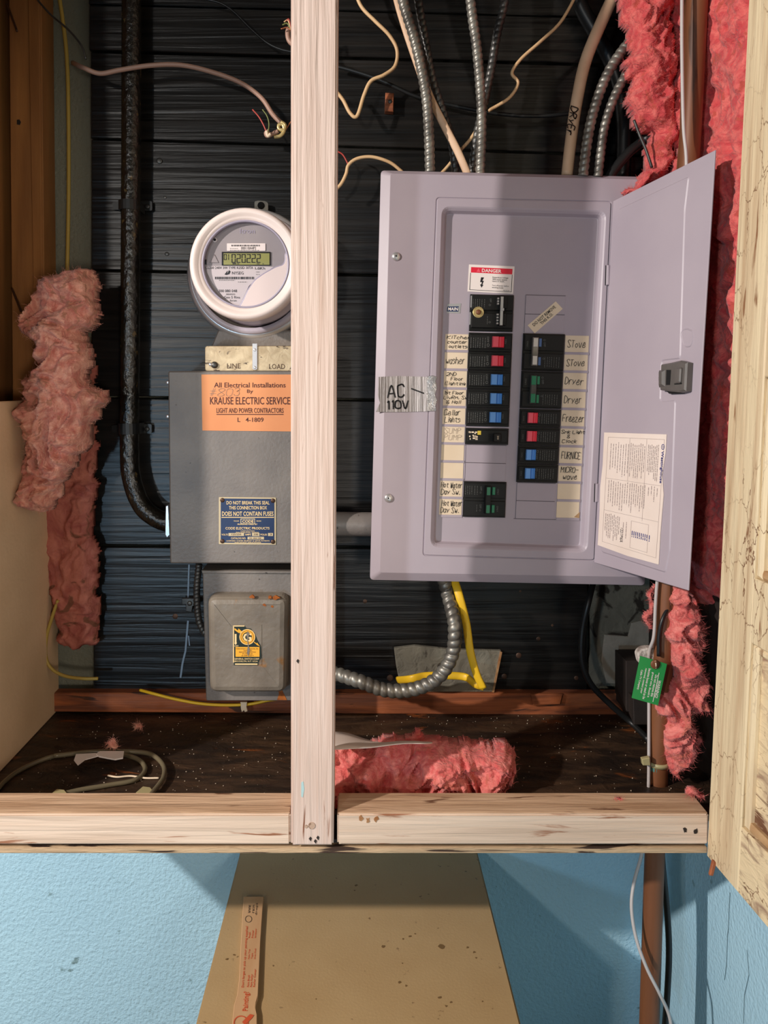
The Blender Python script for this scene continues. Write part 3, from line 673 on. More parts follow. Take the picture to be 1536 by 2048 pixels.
R4 = [('red', 'freezer'), ('red', 'smoke light and clock'), ('blue', 'furnace'), ('blue', 'microwave')]
ys2 = [817, 853.5, 890, 927, 964]
for i, (kd, nm) in enumerate(R4): breaker('R', ys2[i], ys2[i + 1], kd, 'black breaker with %s toggle beside the %s card' % (kd, nm))
# knock-outs (embossed blanks)
def ko(col, y0, y1, a=2):
    q = cell(col, y0, y1, a, a); uvq = rnd([pd.uv(*p) for p in q], .0008, 2)
    V, Fc = stack(pd, [(uvq, -.0005), (uvq, .0005), (inset(uvq, .0006), .0007)]); mesh('knockout_blank', V, Fc, 'deadfront', lc)
    V, Fc = onwall(pd, [q[0], q[1]], .0009, .0009); mesh('knockout_groove', V, Fc, 'groove', lc)
    V, Fc = onwall(pd, [q[3], q[0]], .0005, .0009); mesh('knockout_groove', V, Fc, 'groove', lc)
ko('L', 889, 925); ko('L', 925, 961); ko('R', 965, 1001); ko('R', 1001, 1037); ko('R', 590, 628); ko('R', 628, 665)
V, Fc = onwall(pd, [(1027, 1037), (1111, 1039)], .0008, .0009); mesh('knockout_groove', V, Fc, 'groove', lc)
# cards
def card(col, y0, y1, words, label, mm=.75, ink='ink', seed=1, blank=False):
    if col == 'L': A, B = 891 - (y0 - 667) * .036, 937 - (y0 - 667) * .040
    else: A, B = 1131 - (y0 - 667) * .052, 1178 - (y0 - 667) * .058
    q = rect(A, y0, B, y1 - 5, -.04, .02)
    c = prism('circuit_card', pd, q, 0, .0006, 'cream', lc); c['label'] = label
    prism('card_holder', pd, rect(A - 1, y1 - 5, B, y1, -.04, .02), 0, .0012, 'deadfront', c)
    n = len(words)
    if n:
        ls = []
        for i, (t, s0, s1) in enumerate(words):
            h = .86 / n; a_, b_ = (.08 + i * h + .02, .08 + (i + 1) * h - .07) if n > 1 else (.3, .72); ls.append((t, sub(q, s0, a_, s1, b_)))
        hand(ls, pd.shift(.0006), mm, ink, c, seed=seed)
ydl = [668, 704.5, 741.5, 779, 816, 853, 889, 925, 961, 997.5, 1034]
W = [[('KiTchen', .06, 1.12), ('counter', .1, .95), ('outlets', .15, .98)], [('washer', .05, .9)], [('2ND', .1, .55), ('Floor', .3, .85), ('Lighting', .06, .96)], [('1st Floor', .04, .9), ('LivRm, Sw', .02, 1.08), ('& Hall', .14, .8)],
     [('Cellar', .06, .8), ('Lights', .1, .8)], [('SUMP', .1, .85), ('PUMP', .1, .9)], [], [], [('Hot Water', .05, 1.0), ('Day Sw.', .05, .92)], [('Hot Water', .1, 1.02), ('Day Sw.', .06, .9)]]
LB = ['cream card handwritten kitchen counter outlets', 'cream card handwritten washer', 'cream card handwritten second floor lighting', 'cream card handwritten first floor living room', 'cream card handwritten cellar lights', 'cream card with faint pencil sump pump', 'blank cream card below sump pump', 'blank cream card above hot water', 'upper cream card handwritten hot water', 'lower cream card handwritten hot water']
for i in range(10): card('L', ydl[i], ydl[i + 1], W[i], LB[i], mm=.4 if i == 5 else .62, ink='pencil' if i == 5 else 'ink', seed=i + 1)
ydr = [671, 709, 745.5, 783, 820, 857, 894.5, 931, 967, 1003, 1040]
W = [[('STove', .1, .9)], [('STove', .1, .9)], [('Dryer', .08, .9)], [('Dryer', .08, .85)], [('Freezer', .06, 1.0)], [('Smk Light', .04, 1.08), ('&', .3, .45), ('Clock', .08, .75)], [('FURNICE', .1, .95)], [('MICRO-', .1, .9), ('wave', .2, .85)], [], []]
LB = ['upper cream card handwritten stove', 'lower cream card handwritten stove', 'upper cream card handwritten dryer', 'lower cream card handwritten dryer', 'cream card handwritten freezer', 'cream card handwritten smoke light and clock', 'cream card handwritten furnace', 'cream card handwritten microwave', 'blank cream card below microwave', 'lowest blank cream card with a brown corner']
for i in range(10):
    w_ = W[i]
    if len(w_) == 1: w_ = [(w_[0][0], w_[0][1], w_[0][2])]
    card('R', ydr[i], ydr[i + 1], w_, LB[i], mm=.72, seed=i + 20)
prism('brown_corner', pd, [(1148, 1034), (1159, 1024), (1158, 1036)], .0006, .001, 'rust_edge', lc)
# danger sticker
q = [(938, 529), (1029, 533), (1026, 588), (935, 583)]
st = prism('danger_sticker', pd, q, 0, .0006, 'white', lc); ps = pd.shift(.0006)
def fl(pl, q, m, parent, name, off=.0003): return mesh(name, [pl.hit(a, b, off) for a, b in q], [list(range(len(q)))], m, parent)
fl(ps, sub(q, .05, .09, .96, .29), 'red', st, 'red_band')
text('DANGER', ps, sub(q, .29, .13, .72, .26), 'white', st, .0006, .02)
fl(ps, [bil(q, .17, .26), bil(q, .215, .12), bil(q, .26, .26)], 'redl', st, 'warning_triangle', .0006)
for a in ((.04, .3, .05, .93), (.955, .3, .965, .93), (.04, .92, .965, .935)): fl(ps, sub(q, *a), 'ink', st, 'border_line')
fl(ps, [bil(q, *p) for p in ((.28, .45), (.345, .45), (.31, .58), (.345, .575), (.315, .72), (.34, .72), (.30, .83), (.265, .71), (.29, .715), (.305, .63), (.265, .63))], 'ink', st, 'lightning_bolt')
text('', ps, None, 'ink', st, many=[('Hazardous voltage', sub(q, .53, .40, .88, .47)), ('Will cause severe', sub(q, .53, .47, .85, .53)), ('injury or death.', sub(q, .53, .54, .80, .61)), ('Turn off power before', sub(q, .53, .70, .90, .76)), ('working inside', sub(q, .53, .77, .78, .84)), ('GD-00-00', sub(q, .78, .87, .92, .9))])
q = [(895, 608), (922, 607), (920, 627), (893, 626)]
st = prism('main_sticker', pd, q, 0, .0005, 'chrome', lc); fl(pd.shift(.0005), sub(q, .02, .28, .86, .82), 'navy', st, 'navy_band'); text('MAIN', pd.shift(.0005), sub(q, .08, .38, .82, .72), 'white', st, .0006, .02)
q = [(1055, 651), (1111, 603), (1125, 618), (1069, 667)]
st = prism('knockout_sticker', pd, q, .0004, .0012, 'cream', lc)
text('', pd.shift(.0012), None, 'ink', st, bold=.01, many=[('DO NOT REMOVE', sub(q, .12, .18, .9, .48)), ('THIS K.O.', sub(q, .3, .56, .72, .84))])
# duct tape
tp = prism('duct_tape', pc, [(757, 754), (800, 752), (855, 754), (856, 823), (800, 824), (752, 824), (760, 806), (756, 790), (757, 770)], .0005, .0014, 'tape', lc)
tp2 = prism('duct_tape', pc, [(853, 753), (866, 751), (874, 754), (871, 762), (874, 775), (870, 790), (874, 800), (871, 812), (873, 822), (854, 823)], .001, .0024, 'tape_smooth', lc, c=.0005); tp2['label'] = 'shiny crumpled end of the duct tape'
hand([('AC', [(775, 770), (813, 770), (813, 794), (775, 794)]), ('110V', [(773, 802), (820, 802), (820, 818), (773, 818)]), ('-', [(824, 768), (856, 780), (856, 800), (824, 788)])], pc.shift(.0014), 2.0, 'ink', tp, slant=0)
# ---- door leaf
A1, A2 = pc.hit(1226, 402, .003), pc.hit(1189, 1124, .003)
hh = (A1 - A2).length
def fitY(): 
    best = None
    for k in range(60):
        Y = .80 + k * .005; p, q_ = P(1430, 300, Y + .012), P(1376, 1180, Y - .012); d = abs((p - q_).length - hh)
        if best is None or d < best[0]: best = (d, Y)
    return best[1]
YD = fitY()
pdo = Pl((A1 + A2) / 2, P(1403, 740, YD), A1)
dr = prism('door', pdo, [(1226, 402), (1430, 300), (1376, 1181), (1188, 1125)], -.0018, 0, 'cover', lc, c=.0006); dr['label'] = 'open door of the breaker box'
def groove(pl, pp, wd, parent, off=.0005, m='groove', closed=False, name='pressed_line'):
    V, Fc = onwall(pl, pp, wd, off); return mesh(name, V, Fc, m, parent)
M['groovel'] = mat('pressed_edge', (150, 140, 146), rough=.5)
pn = [(1238, 418), (1379, 352), (1371, 420), (1362, 712), (1360, 718), (1325, 722), (1322, 798), (1325, 802), (1350, 800), (1352, 806), (1341, 1100), (1332, 1146), (1205, 1105), (1198, 1090), (1215, 800)]
lp = rnd([pdo.uv(*p) for p in pn], .004, 3)
V, Fc = stack(pdo, [(lp, .0), (inset(lp, .0016), .0012)]); mesh('pressed_panel', V, Fc, 'cover', dr)
q = [(1361, 668), (1366, 658), (1374, 656), (1386, 660), (1387, 680), (1382, 694), (1372, 695), (1366, 690)]
lq = rnd([pdo.uv(*p) for p in q], .003, 3); V, Fc = stack(pdo, [(lq, .0), (inset(lq, .0006), .0009), (inset(lq, .0012), .0009), (inset(lq, .002), .0003)]); mesh('pressed_oval', V, Fc, 'cover', dr)
# latch
lt = prism('latch', pdo, [(1334, 730), (1352, 727), (1374, 722), (1387, 726), (1384, 783), (1372, 786), (1352, 784), (1332, 781)], .0005, .010, 'darkplastic', dr, c=.002)
for nm, q, o0, o1, mm in (('latch_hole', [(1347, 741), (1356, 741), (1354, 770), (1346, 770)], .0098, .0103, 'hole'),):
    pass
prism('latch', pdo, [(1332, 742), (1344, 741), (1344, 774), (1332, 776)], .0005, .013, 'darkplastic', dr, c=.003)
prism('latch', pdo, [(1368, 738), (1380, 736), (1378, 768), (1367, 768)], .009, .0135, 'darkplastic', dr, c=.0015, r=.003)
prism('latch_opening', pdo, [(1347, 741), (1356, 741), (1354, 771), (1346, 771)], .0098, .0104, 'hole', dr)
prism('latch_opening', pdo, [(1363, 768), (1378, 767), (1378, 769.5), (1363, 770.5)], .0098, .0104, 'hole', dr)
prism('latch_pin', pdo, [(1328, 755), (1333, 755), (1333, 762), (1328, 762)], .0005, .008, 'darkplastic', dr)
prism('latch_foot', pdo, [(1338, 780), (1358, 783), (1372, 784), (1370, 787), (1345, 788)], .0005, .005, 'hole', dr)
# hinges
for (y0, y1, xa) in ((531, 571, 1212), (967, 1004, 1190)):
    h = prism('door_hinge', pc, [(xa, y0), (xa + 6, y0), (xa + 5, y1), (xa - 1, y1)], .001, .005, 'cover', lc, c=.001)
    prism('hinge_gap', pc, [(xa - 1.6, y0), (xa, y0), (xa - 1, y1), (xa - 2.6, y1)], .0008, .0015, 'hole', h)
# instruction sheet
sh = [(1211, 865), (1336, 869), (1334, 905), (1327, 950), (1330, 990), (1324, 1060), (1320, 1129), (1258, 1112), (1198, 1090), (1202, 1020), (1203, 975), (1208, 930)]
sheet = prism('instruction_sheet', pdo, sh, .0016, .0022, 'paper', lc); sheet['label'] = 'cream printed instruction sheet stuck on the open door'
psx = pdo.shift(.0022); Q = [(1211, 865), (1336, 869), (1320, 1129), (1198, 1090)]
# reading direction runs down the sheet: s along top edge is "up" of text
def RQ(s0, t0, s1, t1): return [bil(Q, s1, t0), bil(Q, s1, t1), bil(Q, s0, t1), bil(Q, s0, t0)]
text('Westinghouse', psx, RQ(.90, .13, .95, .38), 'inkblue', sheet, bold=.02)
cq = RQ(.905, .075, .955, .12); V = []; Fc = []
for k in range(20):
    for r_ in (.5, .38):
        a = 2 * math.pi * k / 20; p = bil(cq, .5 + r_ * math.cos(a), .5 + r_ * math.sin(a)); V.append(psx.hit(p[0], p[1], .0004))
Fc = [[2 * k, 2 * k + 1, (2 * k + 3) % 40, (2 * k + 2) % 40] for k in range(20)]; mesh('emblem_ring', V, Fc, 'inkblue', sheet)
text('W', psx, sub(cq, .28, .3, .72, .68), 'inkblue', sheet, name='emblem_letter')
rows = []; rg = random.Random(5)
for (s0, s1, t0, t1, n) in ((.10, .38, .08, .38, 8), (.42, .64, .08, .38, 8), (.70, .86, .08, .38, 7), (.10, .4, .41, .66, 9), (.44, .68, .41, .66, 8), (.74, .88, .41, .56, 4), (.08, .3, .70, .93, 9), (.37, .42, .74, .95, 2)):
    for i in range(n):
        s = s0 + (s1 - s0) * i / max(1, n - 1); rows.append((bil(Q, s, t0 + rg.uniform(0, .02)), bil(Q, s, t1 - rg.uniform(0, .08))))
dashes(psx, rows, 'faint', sheet, wd=1.1, seed=9, lo=2, hi=9)
for a in (((.05, .04), (.95, .04)), ((.05, .4), (.93, .4)), ((.05, .68), (.93, .68)), ((.05, .04), (.05, .96)), ((.67, .04), (.67, .7)), ((.95, .04), (.93, .96)), ((.05, .96), (.93, .96)), ((.40, .04), (.40, .4)), ((.5, .72), (.78, .72)), ((.5, .72), (.5, .94)), ((.78, .72), (.78, .94)), ((.5, .94), (.78, .94))):
    groove(psx, [bil(Q, *a[0]), bil(Q, *a[1])], .0004, sheet, .0003, 'faint', name='ruled_line')
dashes(psx, [(bil(Q, s, .80), bil(Q, s, .85)) for s in (.52, .55, .58, .61, .64, .67, .70, .73, .76, .8)], 'inkblue', sheet, wd=1.3, seed=2, lo=6, hi=9)
text('1221M6A', psx, RQ(.33, .80, .37, .92), 'ink', sheet)
# ================================================================== METER
mc = P(489.5, 526.5, 1.05); rc = P(506, 551, 1.165)
mc = Vector((mc.x, 1.05, mc.z)); k = 1.05 / 1500
em = thing('electric_meter', 'round white electric meter with a green number display, left of the post', 'meter', (mc.x, 1.2, mc.z - .1))
Rf = 114.5 * k * .985
lathe('cover_ring', mc, [(Rf * .99, .035), (Rf, .02), (Rf, .012), (Rf * .985, .005), (Rf * .94, 0), (Rf * .88, .001), (Rf * .85, .004), (Rf * .82, .005), (Rf * .79, .0055), (Rf * .765, .012), (Rf * .765, .02), (Rf * .9, .035)], 'meterwhite', em, closed=True)
pm = frontal(1.066)
lathe('faceplate', Vector((mc.x, 1.066, mc.z)), [(Rf * .80, 0), (Rf * .8, .004)], 'metergrey', em, smooth=False)
pmg = frontal(1.0655)
def mq(x0, y0, x1, y1): return [(x0, y0), (x1, y0), (x1, y1), (x0, y1)]
a = prism('pale_plate', pm, [(412, 532), (470, 532), (548, 534), (520, 552), (498, 572), (480, 612), (470, 612), (445, 592), (425, 566), (414, 545)], .0005, .0009, 'metersilver', em)
lobe = [(589, 520), (596, 528), (600, 550), (590, 580), (565, 608), (530, 622), (500, 622), (478, 616), (487, 600), (496, 580), (510, 560), (530, 546), (552, 534), (566, 530), (571, 522), (571, 505), (584, 500)]
M['lilacrim'] = mat('lilac_rim', (164, 156, 172), rough=.4)
ml = frontal(1.058)
prism('white_mask', ml, lobe, -.007, 0, 'meterwhite', em, r=.004, c=.001)
lp = rnd([ml.uv(*p) for p in lobe], .004, 4)
V, Fc = stack(ml, [(inset(lp, -.0012), -.006), (inset(lp, -.0012), -.001), (lp, -.0006)]); mesh('mask_rim', V, Fc, 'lilacrim', em)
lathe('inner_rim', Vector((mc.x, 1.056, mc.z)), [(Rf * .775, 0), (Rf * .745, .001), (Rf * .745, .010), (Rf * .775, .010)], 'lilacrim', em, closed=True)
pq = frontal(1.0655)
lc2 = prism('number_plate', pm, mq(454, 487, 531, 502), .0006, .0012, 'white', em, r=.001)
dashes(pm.shift(.0012), [((463, 491), (521, 491))], 'ink', lc2, wd=3.2, lo=1, hi=2.4, gap=1.6)
text('00011BA4P2', pm.shift(.0012), mq(482, 493.5, 512, 499), 'ink', lc2); dashes(pm.shift(.0012), [((460, 497), (476, 497)), ((460, 500.5), (518, 500.5))], 'print', lc2, wd=1, lo=1, hi=3)
ds = prism('display', pm, mq(444, 504, 541, 531), .0006, .0022, 'black2', em, c=.0004); fl(pm.shift(.0022), mq(447, 506.5, 539, 529.5), 'lcd', ds, 'screen')
SEG = {'0': 'abcdef', '2': 'abged', '1': 'bc'}
def seg7(ch, x, y, w_, h):
    t = w_ * .2; g = t * .3; D = {'a': (x + g, y, x + w_ - g, y + t), 'd': (x + g, y + h - t, x + w_ - g, y + h), 'g': (x + g, y + h / 2 - t / 2, x + w_ - g, y + h / 2 + t / 2), 'f': (x, y + g, x + t, y + h / 2 - g), 'e': (x, y + h / 2 + g, x + t, y + h - g), 'b': (x + w_ - t, y + g, x + w_, y + h / 2 - g), 'c': (x + w_ - t, y + h / 2 + g, x + w_, y + h - g)}
    return [D[s] for s in SEG[ch]]
rs = seg7('0', 447.5, 508, 5.5, 12) + seg7('1', 452, 508, 5.5, 12)
for i, ch in enumerate('020222'): rs += seg7(ch, 463 + i * 10, 508, 8, 17.5)
rs += [(465, 526.3, 472, 528.4), (474, 527, 478, 528.2), (513, 527, 519, 528.2), (525, 527, 527, 528.2)]
V = []; Fc = []
for (x0, y0, x1, y1) in rs: b = len(V); V += [pm.hit(*p, .003) for p in mq(x0, y0, x1, y1)]; Fc.append([b, b + 1, b + 2, b + 3])
mesh('digits', V, Fc, 'ink', ds)
text('', pm.shift(.0009), None, 'ink', em, many=[('CL200 240V 3W TYPE R2SID 30TA', mq(411, 533, 506, 538)), ('1.0Kh', mq(510, 534, 530, 539)), ('NYSEG', mq(464, 543, 487, 549)), ('300 080 048', mq(437, 579, 474, 584.5)), ('0830503', mq(452, 587, 470, 590)), ('Gen 5 Riva', mq(448, 592, 480, 597)), ('Itron', mq(460, 599, 473, 603))], name='meter_lettering')
fl(pm.shift(.001), [(449, 549), (455, 541), (454, 549), (458, 540), (461, 543), (459, 548), (453, 550)], 'ink', em, 'leaf_emblem')
dashes(pm.shift(.0009), [((430, 556), (508, 556))], 'ink', em, wd=5, lo=1, hi=2.2, gap=1.2, name='barcode'); dashes(pm.shift(.0009), [((438, 560.5), (470, 560.5)), ((476, 564), (494, 564)), ((512, 538), (522, 538)), ((512, 544), (519, 544)), ((512, 549), (519, 549))], 'print', em, wd=1.2, lo=1, hi=3)
text('Itron', pm, mq(480, 457, 510, 467), 'lilacrim', em, .0006, name='embossed_lettering')
lp = rnd([pm.uv(*p) for p in ((429, 508), (438, 526), (419, 526))], .001, 3); V, Fc = stack(pm, [(lp, .0004), (inset(lp, .0005), .0012), (inset(lp, .001), .0008)]); mesh('embossed_triangle', V, Fc, 'metergrey', em)
screw('sensor', pm, 430, 480, 5, 'metersilver', em, .0005, None, dome=.3); screw('sensor_eye', pm, 430, 480, 2.6, 'hole', em, .0020, None, dome=.2)
fl(pm, mq(409, 519, 413, 529), 'ink', em, 'optical_port', .0012)
lathe('clear_front', Vector((mc.x, 1.057, mc.z)), [(Rf * .76, 0), (Rf * .4, -.0015), (0, -.002)], 'glass', em, cap=False)
Rr = 130 * 1.165 / 1500
mid = Vector((mc.x, 1.05, mc.z))
lathe('meter_body', mid, [(Rf * .97, .03), (Rf * .93, .045), (Rf * .93, .075), (Rf * .98, .085), (Rf * 1.02, .10)], 'lilac', em)
rm = Vector((rc.x * .6 + mc.x * .4, 1.05, rc.z * .6 + mc.z * .4)); rm = Vector((mc.x, 1.05, mc.z)).lerp(Vector((rc.x, 1.05, rc.z)), .9)
lathe('sealing_ring', rm, [(Rr * .85, .095), (Rr * .95, .097), (Rr * .985, .102), (Rr, .112), (Rr, .122), (Rr * .97, .128), (Rr * .85, .128)], 'chrome', em, closed=True)
lathe('socket_rim', rm, [(Rr * .82, .088), (Rr * .90, .090), (Rr * .92, .1), (Rr * .82, .1)], 'lilac', em, closed=True)
lathe('socket', rm, [(Rr * .9, .1), (Rr * .96, .125), (Rr * .96, .162), (0, .162)], 'grey', em)
hb = prism('hanger_tab', frontal(1.19), [(509, 403), (516, 401), (530, 402), (536, 406), (536, 440), (509, 440)], -.004, 0, 'steel', em, r=.002)
screw('hanger_hole', frontal(1.189), 522, 411, 7, 'hole', em, 0, None, dome=.3)
# neck + line/load trough
tb = thing('terminal_trough', 'scratched cream metal trough stamped LINE and LOAD under the meter', 'trough', P(500, 742, 1.12))
prism('neck', frontal(1.15), [(436, 660), (600, 660), (640, 694), (422, 694)], -.05, 0, 'grey', tb, c=.002)
pt2 = frontal(1.10)
prism('trough', pt2, [(410, 692), (640, 692), (640, 742), (410, 742)], -.085, 0, 'cast', tb, r=.004, c=.001)
hs = prism('hasp', pt2, [(505, 687), (515, 687), (515, 738), (512, 740), (508, 740), (505, 738)], .0005, .0022, 'chrome', tb, c=.0004)
screw('rivet', pt2, 510, 700, 3, 'chrome', tb, .002, None); screw('rivet', pt2, 510, 735, 3, 'chrome', tb, .002, None)
screw('seal_bolt', pt2, 429, 730, 7, 'darksteel', tb, 0, None, dome=.9); screw('seal_bolt', pt2, 422, 729, 4, 'chrome', tb, .002, None, dome=1.2)
M['stamp'] = mat('stamped_shadow', (84, 60, 40), rough=.7)
text('', pt2, None, 'stamp', tb, name='stamped_lettering', many=[('LINE', mq(454, 727, 481, 737)), ('LOAD', mq(538, 728, 570, 738))])
# ---- connection box
cb = thing('connection_box', 'grey metal connection box with orange contractor card and navy plate', 'electrical box', P(500, 1125, 1.15))
pb1 = frontal(1.10)
prism('box_body', pb1, [(339, 746), (640, 746), (640, 1126), (341, 1126)], -.108, -.004, 'grey', cb)
prism('lid', pb1, [(336, 742), (642, 742), (642, 1127), (340, 1127)], -.016, 0, 'grey', cb, r=.003, c=.002)
q = [(403, 749), (600, 749), (600, 863), (405, 861)]
oc = prism('contractor_card', pb1, q, 0, .0008, 'orangecard', cb); pcx = pb1.shift(.0008)
text('', pcx, None, 'brownink', oc, bold=.008, many=[('All Electrical Installations', mq(428, 765, 571, 775)), ('By', mq(494, 779, 506, 788)), ('KRAUSE ELECTRIC SERVICE', mq(420, 794, 580, 809)), ('LIGHT AND POWER CONTRACTORS', mq(433, 816, 567, 826)), ('L   4-1809', mq(475, 835, 527, 844))])
fl(pcx, mq(433, 828, 567, 829.6), 'brownink', oc, 'underline')
hand([('#803', mq(418, 777, 482, 792))], pcx, .5, 'pencil', oc, seed=5)
q = [(438, 994), (552, 995), (552, 1089), (438, 1088)]
M['platebrass'] = mat('cream_plate_border', (206, 188, 150), rough=.4)
np_ = prism('name_plate', pb1, q, 0, .0012, 'platebrass', cb, r=.001); pn_ = pb1.shift(.0012); fl(pn_, sub(q, .03, .03, .97, .97), 'navy', np_, 'navy_field')
text('', pn_, None, 'cream2', np_, .0006, bold=.012, many=[('DO NOT BREAK THIS SEAL', mq(453, 1002, 539, 1009)), ('THIS CONNECTION BOX', mq(458, 1012, 534, 1019)), ('DOES NOT CONTAIN FUSES', mq(444, 1023, 547, 1032)), ('CODE ELECTRIC PRODUCTS', mq(451, 1054, 539, 1059)), ('MANUFACTURED BY', mq(475, 1047, 515, 1050)), ('CORPORATION', mq(481, 1061, 509, 1063)), ('PHILADELPHIA, PENNA', mq(472, 1064, 518, 1066.5)), ('VOLTS', mq(443, 1067.5, 456, 1071)), ('AMPS', mq(490, 1067.5, 502, 1071)), ('POLES', mq(521, 1067.5, 534, 1071)), ('CATALOG NO.', mq(462, 1074.5, 492, 1078.5)), ('TRADE', mq(467, 1041, 478, 1043)), ('MARK', mq(513, 1041, 523, 1043)), ('AND PATENT APPLICATIONS', mq(469, 1084, 522, 1086)), ('LICENSED UNDER MURRAY & LEWIS PATENTS', mq(453, 1080.5, 539, 1083))])
fl(pn_, mq(443, 1034, 548, 1035.5), 'cream2', np_, 'rule', .0006)
for b4 in (mq(457, 1066, 488, 1072), mq(504, 1066, 519, 1072), mq(536, 1066, 546, 1072), mq(495, 1073.5, 528, 1079), mq(481, 1037, 510, 1048)): fl(pn_, b4, 'platebrass', np_, 'stamped_field', .0006)
fl(pn_, mq(482.5, 1038.5, 508.5, 1046.5), 'navy', np_, 'emblem_field', .0008); text('CODE', pn_, mq(484.5, 1040, 507, 1045.5), 'cream2', np_, .0011, bold=.02)
text('', pn_, None, 'brownink', np_, .0009, many=[('125/250', mq(463, 1067, 482, 1070.5)), ('100', mq(508, 1067, 516, 1070.5)), ('3', mq(540, 1067, 543, 1070.5)), ('DL-404-100', mq(499, 1075, 522, 1078))])
for a, b in ((445, 1000), (546, 1001), (445, 1082), (546, 1083)): screw('plate_rivet', pb1, a, b, 4.5, 'nail', cb, .0012, None)
prism('side_lug', frontal(1.15), [(331, 1012), (337, 1010), (340, 1070), (334, 1076), (330, 1070)], -.01, 0, 'chrome', cb, c=.001)
for a, b in ((336, 765), (336, 833)): screw('side_screw', frontal(1.12), a, b, 4, 'chrome', cb, 0, None)
# ---- switch box
gb = thing('switch_box', 'small grey switch box with rusty domed cover and amber label', 'switch box', P(500, 1400, 1.15))
pg = frontal(1.12)
prism('box_body', pg, [(405, 1142), (640, 1144), (640, 1402), (412, 1402)], -.088, 0, 'grey', gb, r=.003, c=.0015)
prism('top_flange', pg, [(404, 1140), (640, 1142), (640, 1147), (405, 1146)], -.085, .003, 'grey', gb, c=.001)
lathe('conduit_nipple', P(515, 1150, 1.17), [(.018, -.015), (.018, .016)], 'darksteel', gb, axis='Z')
def Lg(q, r): return rnd([pg.uv(*p) for p in q], r, 6)
qc = [(420, 1184), (579, 1184), (576, 1374), (424, 1374)]
V, Fc = stack(pg, [(Lg(qc, .014), .0), (Lg(qc, .014), .014), (inset(Lg(qc, .014), .0015), .020), (inset(Lg(qc, .014), .005), .0245), (inset(Lg(qc, .014), .011), .0265)])
mesh('domed_cover', V, Fc, 'greyrust', gb)
pg2 = pg.shift(.0265)
prism('raised_field', pg2, [(463, 1249), (524, 1249), (524, 1330), (464, 1330)], -.0005, .0006, 'greyrust', gb, c=.0004)
lb = [(466, 1252), (490, 1252), (493, 1256), (502, 1257), (512, 1272), (515, 1280), (522, 1292), (523, 1315), (518, 1322), (516, 1330), (468, 1330)]
gl = prism('amber_label', pg2, lb, .0005, .0011, 'dkgreen', gb); pgl = pg2.shift(.0011)
ring_c = (494.5, 1274)
def disc(pl, c, r0, r1, m, parent, off, name):
    V = []; n = 32
    for k in range(n):
        a = 2 * math.pi * k / n; V += [pl.hit(c[0] + r0 * math.cos(a), c[1] + r0 * math.sin(a), off), pl.hit(c[0] + r1 * math.cos(a), c[1] + r1 * math.sin(a), off)]
    mesh(name, V, [[2 * k, 2 * k + 1, (2 * k + 3) % (2 * n), (2 * k + 2) % (2 * n)] for k in range(n)], m, parent)
disc(pgl, ring_c, 9.5, 15.5, 'orangeyellow', gl, .0003, 'amber_ring'); disc(pgl, ring_c, 14.8, 15.8, 'cream2', gl, .0005, 'ring_edge'); disc(pgl, ring_c, 12.3, 12.9, 'brownink', gl, .0005, 'ring_line')
text('G', pgl, mq(486, 1266, 503, 1283), 'cream2', gl, .0004, bold=.03)
fl(pgl, mq(466, 1252.5, 468, 1325), 'cream2', gl, 'label_edge', .0004); fl(pgl, mq(466, 1251, 489, 1253), 'cream2', gl, 'label_edge', .0004); fl(pgl, mq(470, 1327, 515, 1329.5), 'cream2', gl, 'label_edge', .0004)
fl(pgl, [(469, 1256), (476, 1261), (477, 1257), (485, 1264), (483, 1268), (478, 1265), (479, 1267), (469, 1260)], 'orangeyellow', gl, 'lightning_bolt', .0004)
fl(pgl, [(508, 1283), (513, 1287), (514, 1285), (520, 1293), (514, 1290), (514, 1290), (508, 1285)], 'orangeyellow', gl, 'lightning_bolt', .0004)
fl(pgl, [(469.5, 1268), (473, 1268), (473, 1285), (474, 1286), (471.2, 1290), (468.5, 1286), (469.5, 1285)], 'cream2', gl, 'arrow', .0004)
fl(pgl, mq(471, 1294, 519, 1313.5), 'orangeyellow', gl, 'amber_field', .0004)
text('', pgl, None, 'brownink', gl, .0007, many=[('Underwriters Laboratories, Inc.', mq(472, 1296, 517, 1299)), ('INSPECTED', mq(487, 1300, 504, 1302)), ('INDUSTRIAL SWITCH', mq(478, 1303, 511, 1305.5)), ('FUSIBLE', mq(485, 1306.5, 505, 1309)), ('60 AMP   250 V', mq(483, 1310, 507, 1312.5))])
text('', pgl, None, 'cream2', gl, .0007, bold=.01, many=[('OFF', mq(469, 1290.5, 477, 1293.5)), ('GENERAL SWITCH CORP.', mq(469, 1316, 519, 1319.5)), ('BROOKLYN, N.Y. U.S.A.', mq(469, 1321, 516, 1324.5))])
prism('worn_scar', pgl, [(495, 1262), (499, 1266), (496, 1280), (498, 1292), (500, 1300), (497, 1313), (494, 1306), (496, 1290), (493, 1270)], .0006, .0009, 'greyrust', gl)
M['rust'] = mat('orange_rust', (176, 98, 34), (112, 58, 28), rough=.9, scale=(90, 90, 90))
rg = random.Random(8)
prism('rust_stain', pg, [(554, 1400), (558, 1388), (556, 1376), (562, 1374), (566, 1384), (574, 1400)], 0, .0006, 'rust', gb)
for (a, b, s) in ((505, 1194, 7), (540, 1195, 6), (552, 1196, 8), (529, 1210, 5), (545, 1213, 4)):
    prism('rust_stain', pg2, [(a + s * rg.uniform(.5, 1.2) * math.cos(t), b + s * .6 * rg.uniform(.4, 1.2) * math.sin(t)) for t in [i * math.pi / 4 for i in range(8)]], -.0028, .0003, 'rust', gb)
